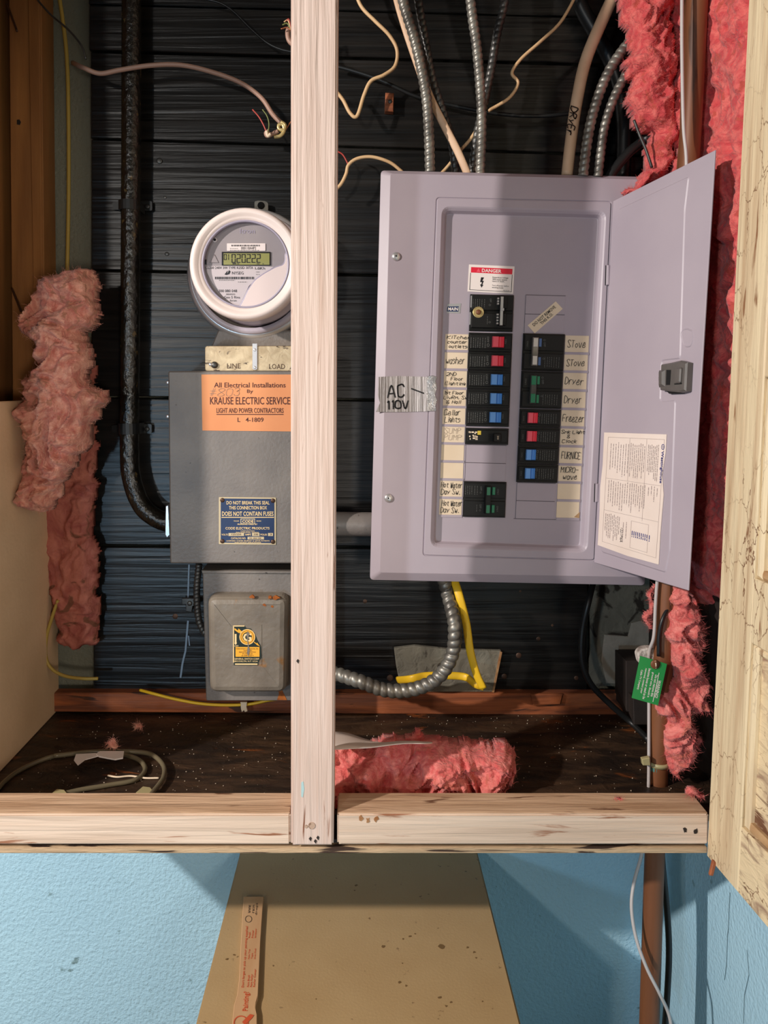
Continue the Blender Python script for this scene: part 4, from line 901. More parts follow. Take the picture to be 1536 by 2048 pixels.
# ---- bent tarred pipe with straps
bp2 = tube('tarred_conduit', pts(1.18, (263, -30), (262, 300), (260, 700), (259, 900), (264, 960), (283, 1010), (312, 1036), (345, 1048)), .0148, 'tarpipe', k=18)
tag(bp2, 'black tarred conduit bending right into the grey connection box', 'conduit')
def strap(px, py, wd, label):
    t = thing('pipe_strap', label, 'strap', P(px, py + 10, 1.19), 'straps on the black tarred conduit')
    c = P(px, py, 1.18)
    V = []; Fc = []
    pr_ = [(math.cos(a) * .0165, -math.sin(a) * .0165) for a in [i * math.pi / 10 for i in range(11)]]
    prs = [(pr_[0][0], .027)] + pr_ + [(pr_[-1][0], .027)]
    for (x, y) in prs:
        for dz in (-wd, wd): V.append(Vector((c.x + x, c.y + y, c.z + dz)))
    for i in range(len(prs) - 1): Fc.append([2 * i, 2 * i + 1, 2 * i + 3, 2 * i + 2])
    o = mesh('band', V, Fc, 'rubber', t); md = o.modifiers.new('s', 'SOLIDIFY'); md.thickness = .0015
    prism('ear', frontal(1.208), rect(px + 18, py - 9, px + 46, py + 10), -.001, .002, 'rubber', t, r=.003); screw('strap_screw', frontal(1.206), px + 36, py + 1, 5, 'darksteel', t, .0005, None)
    prism('ear', frontal(1.208), rect(px - 34, py - 7, px - 16, py + 8), -.001, .002, 'rubber', t, r=.003)
strap(259, 412, .0075, 'black strap on the tarred conduit, upper, left of the meter'); strap(258, 857, .0085, 'black strap on the tarred conduit, lower, left of the grey box')
# ================================================================== CABLES
def C(name, label, cat, ctrl, r, m, group=None, k=10):
    return tag(tube(name, ctrl, r, m, k=k), label, cat, group)
def FX(label, ctrl, r, m='steel', pitch=.0094, group='armoured cables above the breaker box'):
    return tag(flex('armoured_cable', ctrl, r, pitch, m), label, 'cable', group)
FX('bright ribbed armoured cable, first from the left above the breaker box', pts(1.12, (798, -40), (808, 10), (832, 90), (852, 190), (858, 270), (860, 345)), .0078)
FX('darker ribbed armoured cable crossing behind the cream flat cable', pts(1.15, (832, -40), (838, 10), (850, 80), (865, 160), (888, 230), (904, 285), (912, 350)), .0066, 'darksteel')
FX('bright ribbed armoured cable rising straight up above the danger sticker', pts(1.12, (938, -40), (943, 20), (954, 100), (962, 200), (963, 270), (960, 350)), .0074)
FX('ribbed armoured cable leaning right behind the straight bright one', pts(1.16, (1014, -40), (1008, 10), (994, 70), (982, 140), (970, 200), (954, 270), (944, 350)), .0066, 'darksteel')
FX('ribbed armoured cable curving up right into the insulation, upper of two', pts(1.11, (1285, 62), (1252, 92), (1214, 150), (1188, 220), (1175, 280), (1166, 352)), .0076)
FX('ribbed armoured cable curving up right into the insulation, lower of two', pts(1.11, (1285, 118), (1256, 144), (1228, 196), (1210, 250), (1202, 300), (1196, 354)), .0068)
FX('large ribbed armoured cable looping below the breaker box behind the post', pts(1.1, (884, 1150, 1.13), (896, 1190, 1.13), (909, 1250), (904, 1310), (875, 1356), (825, 1379), (770, 1380), (715, 1361), (660, 1345, 1.12), (600, 1340, 1.14), (590, 1340, 1.15)), .0105, 'steel', .0112, None)
FX('short dark ribbed armoured cable dropping beside the switch box', pts(1.17, (398, 1128), (394, 1170), (394, 1210), (399, 1245), (412, 1270)), .0055, 'darksteel', .006, None)
c6 = tube('thick_cable', pts(1.13, (1238, -30), (1205, 40), (1172, 120), (1154, 200), (1142, 280), (1134, 352)), .0088, 'creamcable', k=14, taper=lambda t: 1.08 - .12 * t); tag(c6, 'thick cream cable with handwritten word above the breaker box', 'cable')
pcab = frontal(1.119)
V2 = hand([('DRyEr', [(1155, 214), (1145, 272), (1132, 270), (1142, 212)])], pcab, 1.5, 'ink', c6, off=0, seed=2)
f1 = flat('flat_cable', pts(1.135, (785, -40), (800, 20), (822, 90), (856, 185), (888, 250), (914, 300), (936, 350)), .0058, .0028, 'creamcable', n=10, tw=.4); tag(f1, 'flat cream cable running down between the two left armoured cables', 'cable')
C('thin_wire', 'thin cream wire hanging in a loop right beside the post top', 'wire', pts(1.17, (706, -30), (722, 12), (750, 42), (778, 70), (794, 100), (790, 132), (768, 150), (742, 162), (728, 190), (714, 232), (700, 226), (686, 200), (670, 180)), .0028, 'oatcable')
C('thin_wire', 'thin cream wire zigzagging from top centre down to the straight armoured cable', 'wire', pts(1.16, (1160, -30), (1143, 8), (1118, 48), (1080, 84), (1042, 118), (1024, 146), (1036, 166), (1018, 196), (976, 222)), .0025, 'oatcable')
C('thin_wire', 'short cream wire peeking up between cables at the breaker box top edge', 'wire', pts(1.16, (880, 350), (898, 330), (918, 304), (938, 282), (952, 262)), .0026, 'oatcable')
C('thin_wire', 'cream wire arching from beside the post to the breaker box corner', 'wire', pts(1.17, (806, 345), (780, 325), (745, 314), (715, 317), (697, 330), (692, 348), (682, 368), (668, 382)), .0026, 'oatcable')
C('thin_wire', 'thin red wire curling beside the post above the breaker box corner', 'wire', pts(1.17, (668, 300), (684, 308), (693, 322), (697, 332)), .0012, 'redwire')
C('black_cable', 'thin black cable sagging across the planks above the breaker box', 'cable', pts(1.19, (660, 130), (700, 140), (760, 160), (830, 192), (900, 210), (1000, 228), (1080, 232), (1150, 226)), .003, 'rubber')
C('black_cable', 'thick dull black cable behind the cream cable at top right', 'cable', pts(1.19, (1140, -40), (1165, 20), (1205, 90), (1236, 160), (1248, 250), (1246, 360)), .0115, 'rubber', k=14)
C('black_cable', 'black cable poking out of the insulation above the breaker box corner', 'cable', pts(1.12, (1318, 258, 1.1), (1290, 280), (1258, 305), (1228, 340), (1216, 362)), .0072, 'rubber', k=12)
C('thin_wire', 'thin dark brown wire in front of the insulation left of the pipe', 'wire', pts(1.07, (1268, 240), (1280, 272), (1292, 300), (1304, 336)), .002, 'darksteel')
C('black_cable', 'black coaxial cable hanging below the breaker box to the cupboard floor', 'cable', pts(1.14, (1188, 1160, 1.17), (1178, 1200), (1165, 1260), (1164, 1320), (1182, 1368), (1222, 1410), (1262, 1445), (1298, 1480, 1.1)), .0046, 'rubber', k=12)
y1_ = flat('yellow_cable', pts(1.12, (905, 1150, 1.14), (918, 1190), (932, 1245), (940, 1300), (952, 1345), (966, 1376)), .0062, .003, 'yellow', n=10, tw=.5); tag(y1_, 'bright yellow flat cable hanging below the breaker box', 'cable')
y2_ = flat('yellow_cable', pts(1.15, (968, 1374, 1.13), (950, 1368, 1.13), (930, 1354), (890, 1351), (850, 1352), (820, 1358), (796, 1360, 1.19)), .0058, .003, 'yellow', n=10); tag(y2_, 'lower length of yellow cable running left behind the armoured loop', 'cable')
# block with screw
bk = thing('wood_block', 'small brown wooden block screwed to the planks, right of the post', 'block', P(780, 222, 1.2))
prism('block', frontal(1.2), [(771, 185), (788, 186), (787, 223), (770, 222)], -.014, 0, 'orange', bk, c=.001); screw('block_screw', frontal(1.2), 780, 203, 4, 'darksteel', bk, 0, None)
# left wires
tc = thing('sleeved_cable', 'pinkish brown cable sweeping across the planks, its end coiled by the post', 'cable', P(350, 135, 1.17))
tube('sheath', pts(1.16, (146, 126, 1.2), (168, 136), (200, 147), (240, 140), (300, 131), (360, 130), (420, 143), (480, 165), (522, 195), (545, 228), (562, 246)), .0036, 'tancable', tc, k=12)
tube('coil', pts(1.15, (562, 244), (570, 250), (567, 260), (558, 258), (558, 250), (566, 250), (568, 262), (560, 272), (548, 274)), .0028, 'brass', tc)
tube('coil', pts(1.15, (556, 262), (545, 268), (535, 272), (532, 266), (538, 262)), .0032, 'tancable', tc)
tube('core', pts(1.14, (535, 270), (528, 252), (518, 234), (505, 219)), .0011, 'redwire', tc); tube('core', pts(1.14, (536, 268), (538, 248), (534, 232), (525, 219)), .0009, 'greenwire', tc)
tube('core', pts(1.14, (533, 262), (536, 272), (541, 268)), .0024, 'cream', tc); tube('core', pts(1.16, (570, 262), (580, 246), (590, 236)), .001, 'copperwire', tc)
t2 = thing('wire_bundle', 'short bundle of coloured wire ends sticking out left of the post top', 'wire', P(582, 80, 1.15))
tube('sheath', pts(1.15, (600, 92), (585, 88), (577, 78), (576, 62), (584, 52)), .0038, 'tancable', t2)
for k_, (m_, e) in enumerate((('copperwire', (562, 58)), ('greenwire', (565, 50)), ('oatcable', (568, 44)), ('redwire', (572, 42)))): tube('core', pts(1.14, (582, 60), ((e[0] + 580) / 2 + 2, e[1] - 3), e), .001, m_, t2)
C('black_cable', 'thin black wire slanting down to the post at top left', 'wire', pts(1.18, (400, -4), (440, 6), (468, 24), (500, 56), (532, 84), (560, 98), (590, 105)), .0018, 'rubber')
C('thin_wire', 'thin dark wire hanging in front of the pale wall strip, top left', 'wire', pts(1.18, (70, -6), (100, 28), (135, 58), (162, 90), (172, 118)), .0016, 'darksteel')
C('old_yellow_cable', 'dull yellow cable running down the wall strip beside the brown timber', 'cable', pts(1.2, (114, -30), (124, 30), (134, 120), (137, 250), (137, 400), (134, 560)), .0031, 'oldyellow')
C('old_yellow_cable', 'dull yellow cable curling out below the left insulation', 'cable', pts(1.17, (116, 1200), (104, 1235), (93, 1275), (92, 1315), (104, 1338), (130, 1352), (165, 1357), (196, 1357)), .0026, 'oldyellow')
oy = thing('stapled_cable', 'yellow cable lying along the back sill under the switch box', 'cable', P(430, 1412, 1.18))
tube('sheath', pts(1.18, (280, 1380, 1.19), (310, 1388), (350, 1398), (400, 1407), (450, 1410), (500, 1408), (540, 1400), (580, 1396)), .0024, 'yellow', oy)
prism('cable_clip', frontal(1.174), [(481, 1404), (494, 1404), (493, 1414), (495, 1422), (490, 1424), (488, 1420), (484, 1424), (482, 1418)], -.002, .001, 'cream', oy, c=.0004)
st_ = thing('small_clamp', 'small crusted clamp on the planks left of the switch box', 'clamp', P(380, 1220, 1.2))
prism('plate', frontal(1.2), [(364, 1196), (398, 1196), (398, 1208), (386, 1212), (384, 1224), (372, 1222), (372, 1208), (364, 1208)], -.003, .002, 'darksteel', st_, c=.0008); screw('clamp_screw', frontal(1.2), 380, 1206, 5, 'darksteel', st_, .002, None)
# horizontal conduit stub between boxes
hc = tag(tube('grey_conduit', pts(1.15, (560, 1046), (640, 1047), (700, 1048), (765, 1049)), .0185, 'grey', k=18), 'grey conduit stub joining the post side to the breaker box', 'conduit')
# ---- right pipe and its things
pipe = tag(tube('copper_pipe', pts(1.0, (1398, -60, .975), (1385, 200, .98), (1322, 1400, .985), (1316, 1600, .985), (1309, 1720, .98), (1297, 2100, .97)), .0128, 'copper', k=20), 'tarnished brown copper pipe rising past the open door, right side', 'pipe')
st3 = tag(prism('brass_strip', frontal(1.0), [(1370, -300), (1382, -300), (1374, 330), (1356, 420), (1348, 420), (1362, 260)], -.004, 0, 'brass' if False else 'copper'), 'flat brown strip standing left of the copper pipe above the door', 'strip')
C('grey_cable', 'pale grey cable running down in front of the copper pipe, upper', 'cable', pts(.955, (1364, -20), (1364, 100), (1367, 250), (1373, 350), (1360, 600, .965), (1330, 1000, .97), (1313, 1180, .975), (1308, 1270, .975), (1298, 1310, .985), (1298, 1400, .985), (1297, 1580, .975), (1290, 1660, .98), (1283, 1710, .98), (1268, 1765, .98), (1263, 1815, .97), (1272, 1875, .96), (1293, 1935, .95), (1318, 1985, .945), (1338, 2030, .95), (1346, 2080, .95)), .0022, 'greycable')
bpy.data.objects['grey_cable']['label'] = 'thin pale grey cable tied to the copper pipe and looping below the cupboard'
C('black_cable', 'black cable hanging behind the copper pipe below the cupboard', 'cable', pts(1.01, (1322, 1690), (1327, 1750), (1334, 1820), (1338, 1900), (1335, 1980), (1328, 2080)), .0042, 'rubber')
C('black_cable', 'short black wire running from behind the door to the pipe clamp', 'cable', pts(.97, (1352, 1165, .99), (1345, 1200, .98), (1326, 1236), (1318, 1270), (1317, 1312)), .0024, 'rubber')
gc = thing('ground_clamp', 'white crusted metal pipe clamp behind the green tag', 'clamp', P(1320, 1345, 1.0))
cp = P(1324, 1320, 1.0)
lathe('clamp_band', Vector((cp.x, 1.003, cp.z)), [(.014, -.013), (.0175, -.013), (.0175, .013), (.014, .013)], 'crust', gc, axis='Z', closed=True, n=32)
prism('clamp_lug', frontal(.985), [(1275, 1308), (1285, 1298), (1300, 1296), (1350, 1305), (1354, 1330), (1320, 1336), (1280, 1330)], -.012, 0, 'crust', gc, r=.004, c=.002)
pgt = frontal(.948)
tgq = [(1281, 1312), (1334, 1328), (1316, 1411), (1264, 1396)]
gt = thing('warning_tag', 'green warning tag screwed to the pipe clamp, text running downward', 'tag', P(1300, 1412, .948))
prism('card', pgt, tgq, -.0012, 0, 'greentag', gt)
screw('tag_screw', pgt, 1310, 1328, 9.5, 'copper', gt, .0005, 'cream', dome=.35)
def TQ(s0, t0, s1, t1): return [bil(tgq, s1, t0), bil(tgq, s1, t1), bil(tgq, s0, t1), bil(tgq, s0, t0)]
text('WARNING!', pgt, TQ(.80, .42, .93, .84), 'white', gt, bold=.02)
text('', pgt, None, 'white', gt, bold=.02, many=[('Do not remove this', TQ(.66, .32, .76, .84)), ('ground wire. Should it', TQ(.52, .28, .62, .88)), ('become loose or need to be', TQ(.38, .22, .48, .95)), ('removed, contact your', TQ(.24, .24, .34, .84)), ('Cable TV Company.', TQ(.10, .30, .20, .78))])
groove(pgt, [bil(tgq, .78, .25), bil(tgq, .78, .95)], .0008, gt, .0005, 'white', name='rule')
zt_ = thing('cable_tie', 'yellowed plastic cable tie around the copper pipe near the floor', 'cable tie', P(1310, 1530, .98))
zc = P(1316, 1524, .986); lathe('loop', Vector((zc.x, zc.y, zc.z)), [(.0134, -.003), (.0150, -.003), (.0150, .003), (.0134, .003)], 'clearplastic', zt_, axis='Z', closed=True, n=32)
prism('lock', frontal(.97), [(1283, 1517), (1299, 1514), (1300, 1530), (1285, 1530)], -.004, .002, 'clearplastic', zt_, r=.001, c=.0008)
lathe('green_crust', Vector((P(1316, 1524, .986).x, .986, P(1316, 1532, .986).z)), [(.0126, -.006), (.0131, -.003), (.0131, .003), (.0126, .007)], 'verdigris', zt_, axis='Z', closed=False, n=24)
pk = tag(prism('pale_sliver', frontal(.99), [(1344, 1340), (1362, 1340), (1360, 1380), (1352, 1390), (1343, 1378)], -.004, 0, 'plaster_pale', c=.001), 'pale chip of plasterboard wedged behind the insulation by the tag', 'chip')
# ================================================================== INSULATION
def inpoly(x, y, poly):
    c = False; n = len(poly)
    for i in range(n):
        x1, y1 = poly[i]; x2, y2 = poly[(i + 1) % n]
        if (y1 > y) != (y2 > y) and x < (x2 - x1) * (y - y1) / (y2 - y1) + x1: c = not c
    return c
def dpoly(x, y, poly):
    best = 1e9; n = len(poly)
    for i in range(n):
        x1, y1 = poly[i]; x2, y2 = poly[(i + 1) % n]; dx, dy = x2 - x1, y2 - y1
        t = max(0, min(1, ((x - x1) * dx + (y - y1) * dy) / (dx * dx + dy * dy + 1e-12))); d = (x - x1 - dx * t) ** 2 + (y - y1 - dy * t) ** 2
        if d < best: best = d
    return math.sqrt(best)
def batt(label, poly, Yb,  th, m, res=.0026, edge=.022, seed=0, floor=None, nf=2600, name='insulation_batt', yfun=None, side=None):
    t = thing(name, label, 'insulation', P(sum(p[0] for p in poly) / len(poly), max(p[1] for p in poly), Yb))
    Ym = Yb - th * .6; W3 = [P(a, b, Ym) for a, b in poly]; pl2 = [(p.x, p.z) for p in W3]
    if side: pl2 = side
    x0, x1 = min(p[0] for p in pl2) - .006, max(p[0] for p in pl2) + .006; z0, z1 = min(p[1] for p in pl2) - .006, max(p[1] for p in pl2) + .006
    nx, nz = int((x1 - x0) / res) + 1, int((z1 - z0) / res) + 1; idx = {}; V = []; B = []
    sd = Vector((seed * 13.1, seed * 7.7, seed * 3.3))
    for i in range(nx):
        for j in range(nz):
            x, z = x0 + i * res, z0 + j * res
            jx = noise.noise(Vector((x * 60, z * 60, 1)) + sd) * .010 + noise.noise(Vector((x * 200, z * 200, 5)) + sd) * .0015
            jz = noise.noise(Vector((x * 60, z * 60, 9)) + sd) * .010 + noise.noise(Vector((x * 200, z * 200, 15)) + sd) * .0015
            xx, zz2 = x + jx, z + jz
            if not inpoly(xx, zz2, pl2): continue
            d = dpoly(xx, zz2, pl2); e = min(1, d / edge); h = math.sqrt(1 - (1 - e) ** 2)
            q = Vector((x * 20, z * 20, 0)) + sd
            warp = Vector((noise.noise(q + Vector((3, 1, 4))), noise.noise(q + Vector((7, 2, 9))), 0)) * 1.1
            f1_ = noise.noise(q * .8 + warp); f2_ = 1 - abs(noise.noise(q * 1.7 + warp * 2)) * 2.2; f3_ = 1 - abs(noise.noise(q * 4.2 + warp * 3)) * 2; f4 = noise.noise(q * 14)
            hh_ = h * (.52 + .30 * f1_ + .20 * f2_ + .10 * f3_ + .035 * f4)
            yb = Yb + (yfun(x, z) if yfun else 0)
            idx[(i, j)] = len(V); V.append(Vector((x + noise.noise(q * 5) * .0012, yb - th * max(0.02, hh_), z))); B.append(Vector((x, yb, z)))
    if side: V = [Vector((v.y, v.x, v.z)) for v in V]; B = [Vector((v.y, v.x, v.z)) for v in B]
    nV = len(V); Fc = []; edges = {}
    for (i, j), a in idx.items():
        b, c, d = idx.get((i + 1, j)), idx.get((i + 1, j + 1)), idx.get((i, j + 1))
        if b is None or c is None or d is None: continue
        f = [a, b, c, d]; Fc.append(f); Fc.append([nV + v for v in reversed(f)])
        for k in range(4):
            e1 = (f[k], f[(k + 1) % 4])
            if (e1[1], e1[0]) in edges: del edges[(e1[1], e1[0])]
            else: edges[e1] = 1
    for (a, b) in edges: Fc.append([b, a, nV + a, nV + b])
    mesh('wool', V + B, Fc, m, t, True)
    rg = random.Random(seed + 50); FV = []; FF = []
    border = list(set([e[0] for e in edges]))
    for k in range(nf):
        bd = rg.random() < .3 and border
        v = V[rg.choice(border)] if bd else V[rg.randrange(nV)]
        L = rg.uniform(.002, .006) if bd else rg.uniform(.004, .012); a = rg.uniform(0, 2 * math.pi); d = Vector((math.cos(a), -rg.uniform(.05, .7), math.sin(a))).normalized()
        d2 = (d + Vector((rg.uniform(-1, 1), rg.uniform(-.3, .2), rg.uniform(-1, 1))) * .8).normalized(); wv = d.cross(Vector((0, 1, 0))).normalized() * rg.uniform(.00008, .00018)
        p0 = v.copy(); p1 = p0 + d * L * .5; p2 = p1 + d2 * L * .5; b = len(FV)
        FV += [p0 - wv, p0 + wv, p1 + wv * .8, p1 - wv * .8, p2]; FF += [[b, b + 1, b + 2, b + 3], [b + 3, b + 2, b + 4]]
    o = mesh('loose_fibres', FV, FF, m, t); o['kind'] = 'stuff'
    return t
batt('dusty pink insulation batt slumped against the left side of the cupboard, curly upper one', [(62, 556), (100, 540), (175, 528), (180, 600), (181, 640), (160, 668), (165, 730), (162, 770), (196, 778), (200, 800), (188, 815), (176, 850), (160, 900), (130, 940), (100, 1000), (78, 1030), (16, 1024), (20, 960), (40, 900), (28, 850), (10, 840), (30, 790), (44, 750), (66, 720), (62, 690), (35, 668), (36, 640), (58, 610)], 1.12, .085, 'pinkold', seed=1, edge=.022, nf=3000, res=.0022)
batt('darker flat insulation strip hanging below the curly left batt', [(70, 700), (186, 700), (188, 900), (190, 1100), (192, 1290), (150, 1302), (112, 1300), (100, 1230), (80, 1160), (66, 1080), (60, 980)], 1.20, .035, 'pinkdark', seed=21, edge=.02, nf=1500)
batt('pink insulation batt left of the copper pipe, above the breaker box', [(1256, 0), (1250, -30), (1262, -160), (1252, -300), (1366, -300), (1362, -30), (1364, 200), (1360, 300), (1352, 340), (1262, 388), (1252, 384), (1300, 330), (1302, 300), (1318, 262), (1306, 266), (1290, 246), (1278, 232), (1260, 205), (1256, 195), (1268, 170), (1278, 145), (1262, 132), (1258, 118), (1268, 96), (1260, 80), (1262, 55), (1254, 20)], 1.11, .062, 'pinkred', seed=2, nf=6000)
batt('pink insulation strip between the copper pipe and the wooden door', [(1424, -30), (1420, -300), (1540, -300), (1540, -30), (1540, 400), (1500, 1200), (1440, 1300), (1390, 1180), (1380, 900), (1400, 360), (1386, 310), (1392, 275), (1412, 240), (1402, 190), (1408, 120), (1412, 60)], 1.05, .085, 'pinkred', seed=3, edge=.03, nf=5600)
batt('pink insulation tuft hanging over the green tag, right of the pipe', [(1354, 1150), (1376, 1160), (1390, 1190), (1414, 1230), (1420, 1290), (1414, 1330), (1428, 1380), (1430, 1440), (1400, 1438), (1412, 1490), (1406, 1530), (1380, 1560), (1350, 1560), (1338, 1545), (1342, 1500), (1342, 1470), (1334, 1445), (1326, 1428), (1322, 1412), (1318, 1406), (1330, 1394), (1350, 1390), (1358, 1360), (1346, 1290), (1342, 1250), (1350, 1210)], .985, .05, 'pink', seed=4, res=.002, edge=.02, nf=3200)
batt('small pink insulation strip hanging left of the pipe under the door', [(1308, 1165), (1314, 1180), (1306, 1255), (1298, 1258), (1294, 1250), (1299, 1215), (1298, 1195)], 1.02, .02, 'pink', seed=6, res=.0016, edge=.008, nf=400)
batt('pink insulation lump lying on the cupboard floor right of the post', [(640, 1520), (700, 1512), (760, 1516), (800, 1510), (848, 1498), (900, 1500), (960, 1508), (1002, 1514), (1014, 1508), (1026, 1520), (1030, 1536), (1046, 1540), (1044, 1558), (1032, 1566), (1030, 1600), (1016, 1640), (640, 1640)], 1.0, .085, 'pink', seed=5, res=.002, edge=.03, nf=3200)
batt('dark rosy insulation batt lining the right wall behind the wooden door', [(1480, 0), (1480, 900)], XR - .013, .030, 'pinkred', seed=9, edge=.02, nf=2000, res=.0032, side=[(.885, H0 - .26), (1.17, H0 - .30), (1.17, 2.30), (.885, 2.30)])
def tuft(label, px, py, s, Y, seed, group=None, m='pink'):
    rg = random.Random(seed); batt(label, [(px + s * rg.uniform(.7, 1.2) * math.cos(a), py + s * .55 * rg.uniform(.7, 1.2) * math.sin(a)) for a in [i * math.pi / 5 for i in range(10)]], Y, .014, m, res=.0012, edge=.008, seed=seed, nf=150, name='insulation_tuft')
tuft('tiny pink tuft on the right rail top, nearer the post', 1236, 1600, 14, .895, 11)
tuft('small pink tuft on the right rail top against the wooden door', 1395, 1594, 20, .895, 12)
tuft('tiny dusty pink tuft on the dark floor, left of the switch box', 278, 1456, 9, 1.13, 13, m='pinkold'); tuft('dusty pink tuft standing behind the paper tag on the floor', 224, 1490, 11, 1.06, 14, m='pinkold')
# ================================================================== FLOOR CLUTTER
zf = ZF
def F3(px, py, h=.003):
    r = ray(px, py); t = (ZF + h - H0) / r.z; return CAM + r * t
C('plastic_tubing', 'cloudy plastic tubing coiled on the cupboard floor at the left', 'tubing', [F3(*p) for p in ((-20, 1600), (10, 1562), (50, 1535), (110, 1512), (180, 1505), (240, 1508), (278, 1520), (290, 1540), (270, 1560), (220, 1570), (160, 1580), (110, 1592))], .0032, 'tube')
C('plastic_tubing', 'cloudy plastic tubing outer loop ending behind the left rail', 'tubing', [F3(*p, .006) for p in ((108, 1512), (180, 1504), (250, 1503), (300, 1508), (326, 1530), (326, 1556), (306, 1584), (296, 1600))], .0032, 'tube')
tg = thing('paper_tag', 'crumpled white paper tag wrapped on the coiled plastic tubing', 'paper', F3(200, 1525))
pft = Pl(Vector((0, 1, ZF + .011)), Vector((1, 1, ZF + .011)), Vector((0, 2, ZF + .016)))
prism('paper', pft, [(152, 1508), (192, 1506), (196, 1512), (170, 1519), (156, 1530), (148, 1520)], -.001, 0, 'white', tg); prism('paper', pft, [(192, 1509), (200, 1504), (248, 1504), (246, 1517), (230, 1520), (198, 1514)], -.0005, .0014, 'white', tg)
C('loose_screw', 'thin pale stick lying on the cupboard floor inside the tubing', 'stick', [F3(*p, .002) for p in ((216, 1551), (235, 1554), (262, 1552), (290, 1556), (318, 1556))], .0012, 'cream')
for k_, (a, b, l) in enumerate(((118, 1585, 'pale paper scrap peeking over the left rail, further left'), (290, 1580, 'pale paper scrap peeking over the left rail, nearer the post'))):
    tag(prism('paper_scrap', pft.shift(-.004), [(a - 18, b + 6), (a - 4, b - 6), (a + 10, b - 4), (a + 18, b + 6), (a, b + 12)], 0, .0008, 'clearplastic'), l, 'paper')
V = []; Fc = []; rg = random.Random(3)
for k_ in range(520):
    x, y = rg.uniform(-.46, .44), rg.uniform(.915, 1.19); s = rg.uniform(.0004, .0013); b = len(V); c = Vector((x, y, ZF + s * .6))
    V += [c + Vector(v) * s for v in ((1, 0, 0), (-1, .2, 0), (0, 1, 0), (0, -1, .1), (0, 0, 1), (0, 0, -.6))]; Fc += [[b, b + 2, b + 4], [b + 2, b + 1, b + 4], [b + 1, b + 3, b + 4], [b + 3, b, b + 4], [b + 2, b, b + 5], [b + 1, b + 2, b + 5], [b + 3, b + 1, b + 5], [b, b + 3, b + 5]]
tag(mesh('grit', V, Fc, 'speck'), 'pale grit scattered over the dark cupboard floor', 'debris', kind='stuff')
# curled paper on floor
def curled():
    V = []; Fc = []; ctl = [((650, 1462), (650, 1500)), ((690, 1464), (690, 1496)), ((715, 1473), (715, 1495)), ((745, 1484), (742, 1494)), ((780, 1482), (775, 1489)), ((820, 1480), (815, 1484)), ((868, 1484), (866, 1487))]
    n = len(ctl)
    for k, (a, b) in enumerate(ctl):
        V += [P(a[0], a[1] - 1, 1.0), P(b[0], b[1] + 1, .925)]
    for k in range(n - 1): Fc.append([2 * k, 2 * k + 1, 2 * k + 3, 2 * k + 2])
    o = mesh('curled_leaflet', V, Fc, 'paper', None, True); md = o.modifiers.new('s', 'SUBSURF'); md.levels = 2; md.render_levels = 2; md2 = o.modifiers.new('t', 'SOLIDIFY'); md2.thickness = .0008
    tag(o, 'curled cream leaflet lying over the floor insulation beside the post', 'paper')
    pl2 = Pl(P(690, 1480, 1.02), P(730, 1482, 1.02), P(690, 1500, .98)).shift(.0012)
curled()
# ================================================================== OPEN WOODEN DOOR
A = P(1497, 0, DF); B = P(1413, 1712, DF); Cc = P(1536, 1862, .742)
pw = Pl(A, B, Cc)
wd_ = thing('wooden_cupboard_door', 'cream cracked-paint wooden cupboard door swung open at the right', 'door', (B.x, .7, B.z))
h_ = (A - B).normalized(); s_ = (Cc - B); s_ = (s_ - h_ * s_.dot(h_)).normalized(); nrm = pw.n
def sh_(px, py):
    d = pw.hit(px, py) - B; return (d.dot(s_), d.dot(h_))
def dbox(name, s0, s1, h0, h1, o0, o1, m, c=.0015, skew=None):
    V = []
    q_ = [(s0, h0), (s1, h0), (s1, h1), (s0, h1)] if skew is None else skew
    pl = Pl.__new__(Pl); pl.o, pl.u, pl.v, pl.n = B, s_, h_, nrm
    L = q_; V, Fc = stack(pl, [(L, o0), (L, o1 - c), (inset(L, c), o1)]); return mesh(name, V, Fc, m, wd_)
HT = 1.30
sp = sh_(1500, 1286)[0]; 
hB1 = sh_(1482, 1654)[1]; hB2 = sh_(1500, 1286)[1]; hC1 = sh_(1507, 1156)[1]; hC2 = sh_(1524, 755)[1]; hD1 = sh_(1528, 640)[1]
sw_ = sh_(1484, 1600)[0]; h0d = sh_(1430, 1738)[1]
W_ = .40
# bottom corner of the hinge stile is cut off at a slant, as in the photo
dbox('hinge_stile', 0, sw_, 0, HT, -.022, 0, 'doorpaint')
dbox('latch_stile', W_ - .06, W_, 0, HT, -.022, 0, 'doorpaint')
for a, b in ((0, hB1), (hB2, hC1), (hC2, hD1), (HT - .09, HT)): dbox('rail', sw_ + .0004, W_ - .0604, a, b, -.022, 0, 'doorpanel' if a == 0 else 'doorpaint')
for a, b in ((hB1, hB2), (hC1, hC2), (hD1, HT - .09)):
    dbox('door_panel', sw_ + .0004, W_ - .0604, a + .0004, b - .0004, -.018, -.009, 'doorpanel')
    m_ = .010
    dbox('moulding', sw_ + .0006, sw_ + m_, a + .0006, b - .0006, -.0089, -.002, 'doorpaint', c=.003)
    dbox('moulding', sw_ + m_, W_ - .061, a + .0006, a + m_, -.0089, -.002, 'rust_edge', c=.003); dbox('moulding', sw_ + m_, W_ - .061, b - m_, b - .0006, -.0089, -.002, 'doorpaint', c=.003)
M['crackl'] = mat('paint_crack', (96, 66, 44), rough=.9)
tag(prism('wood_splinter', frontal(.84), [(1427, 1722), (1434, 1726), (1427, 1753), (1420, 1752)], -.004, 0, 'orange', c=.0008), 'small bare wooden strip dangling under the wooden door edge', 'strip')
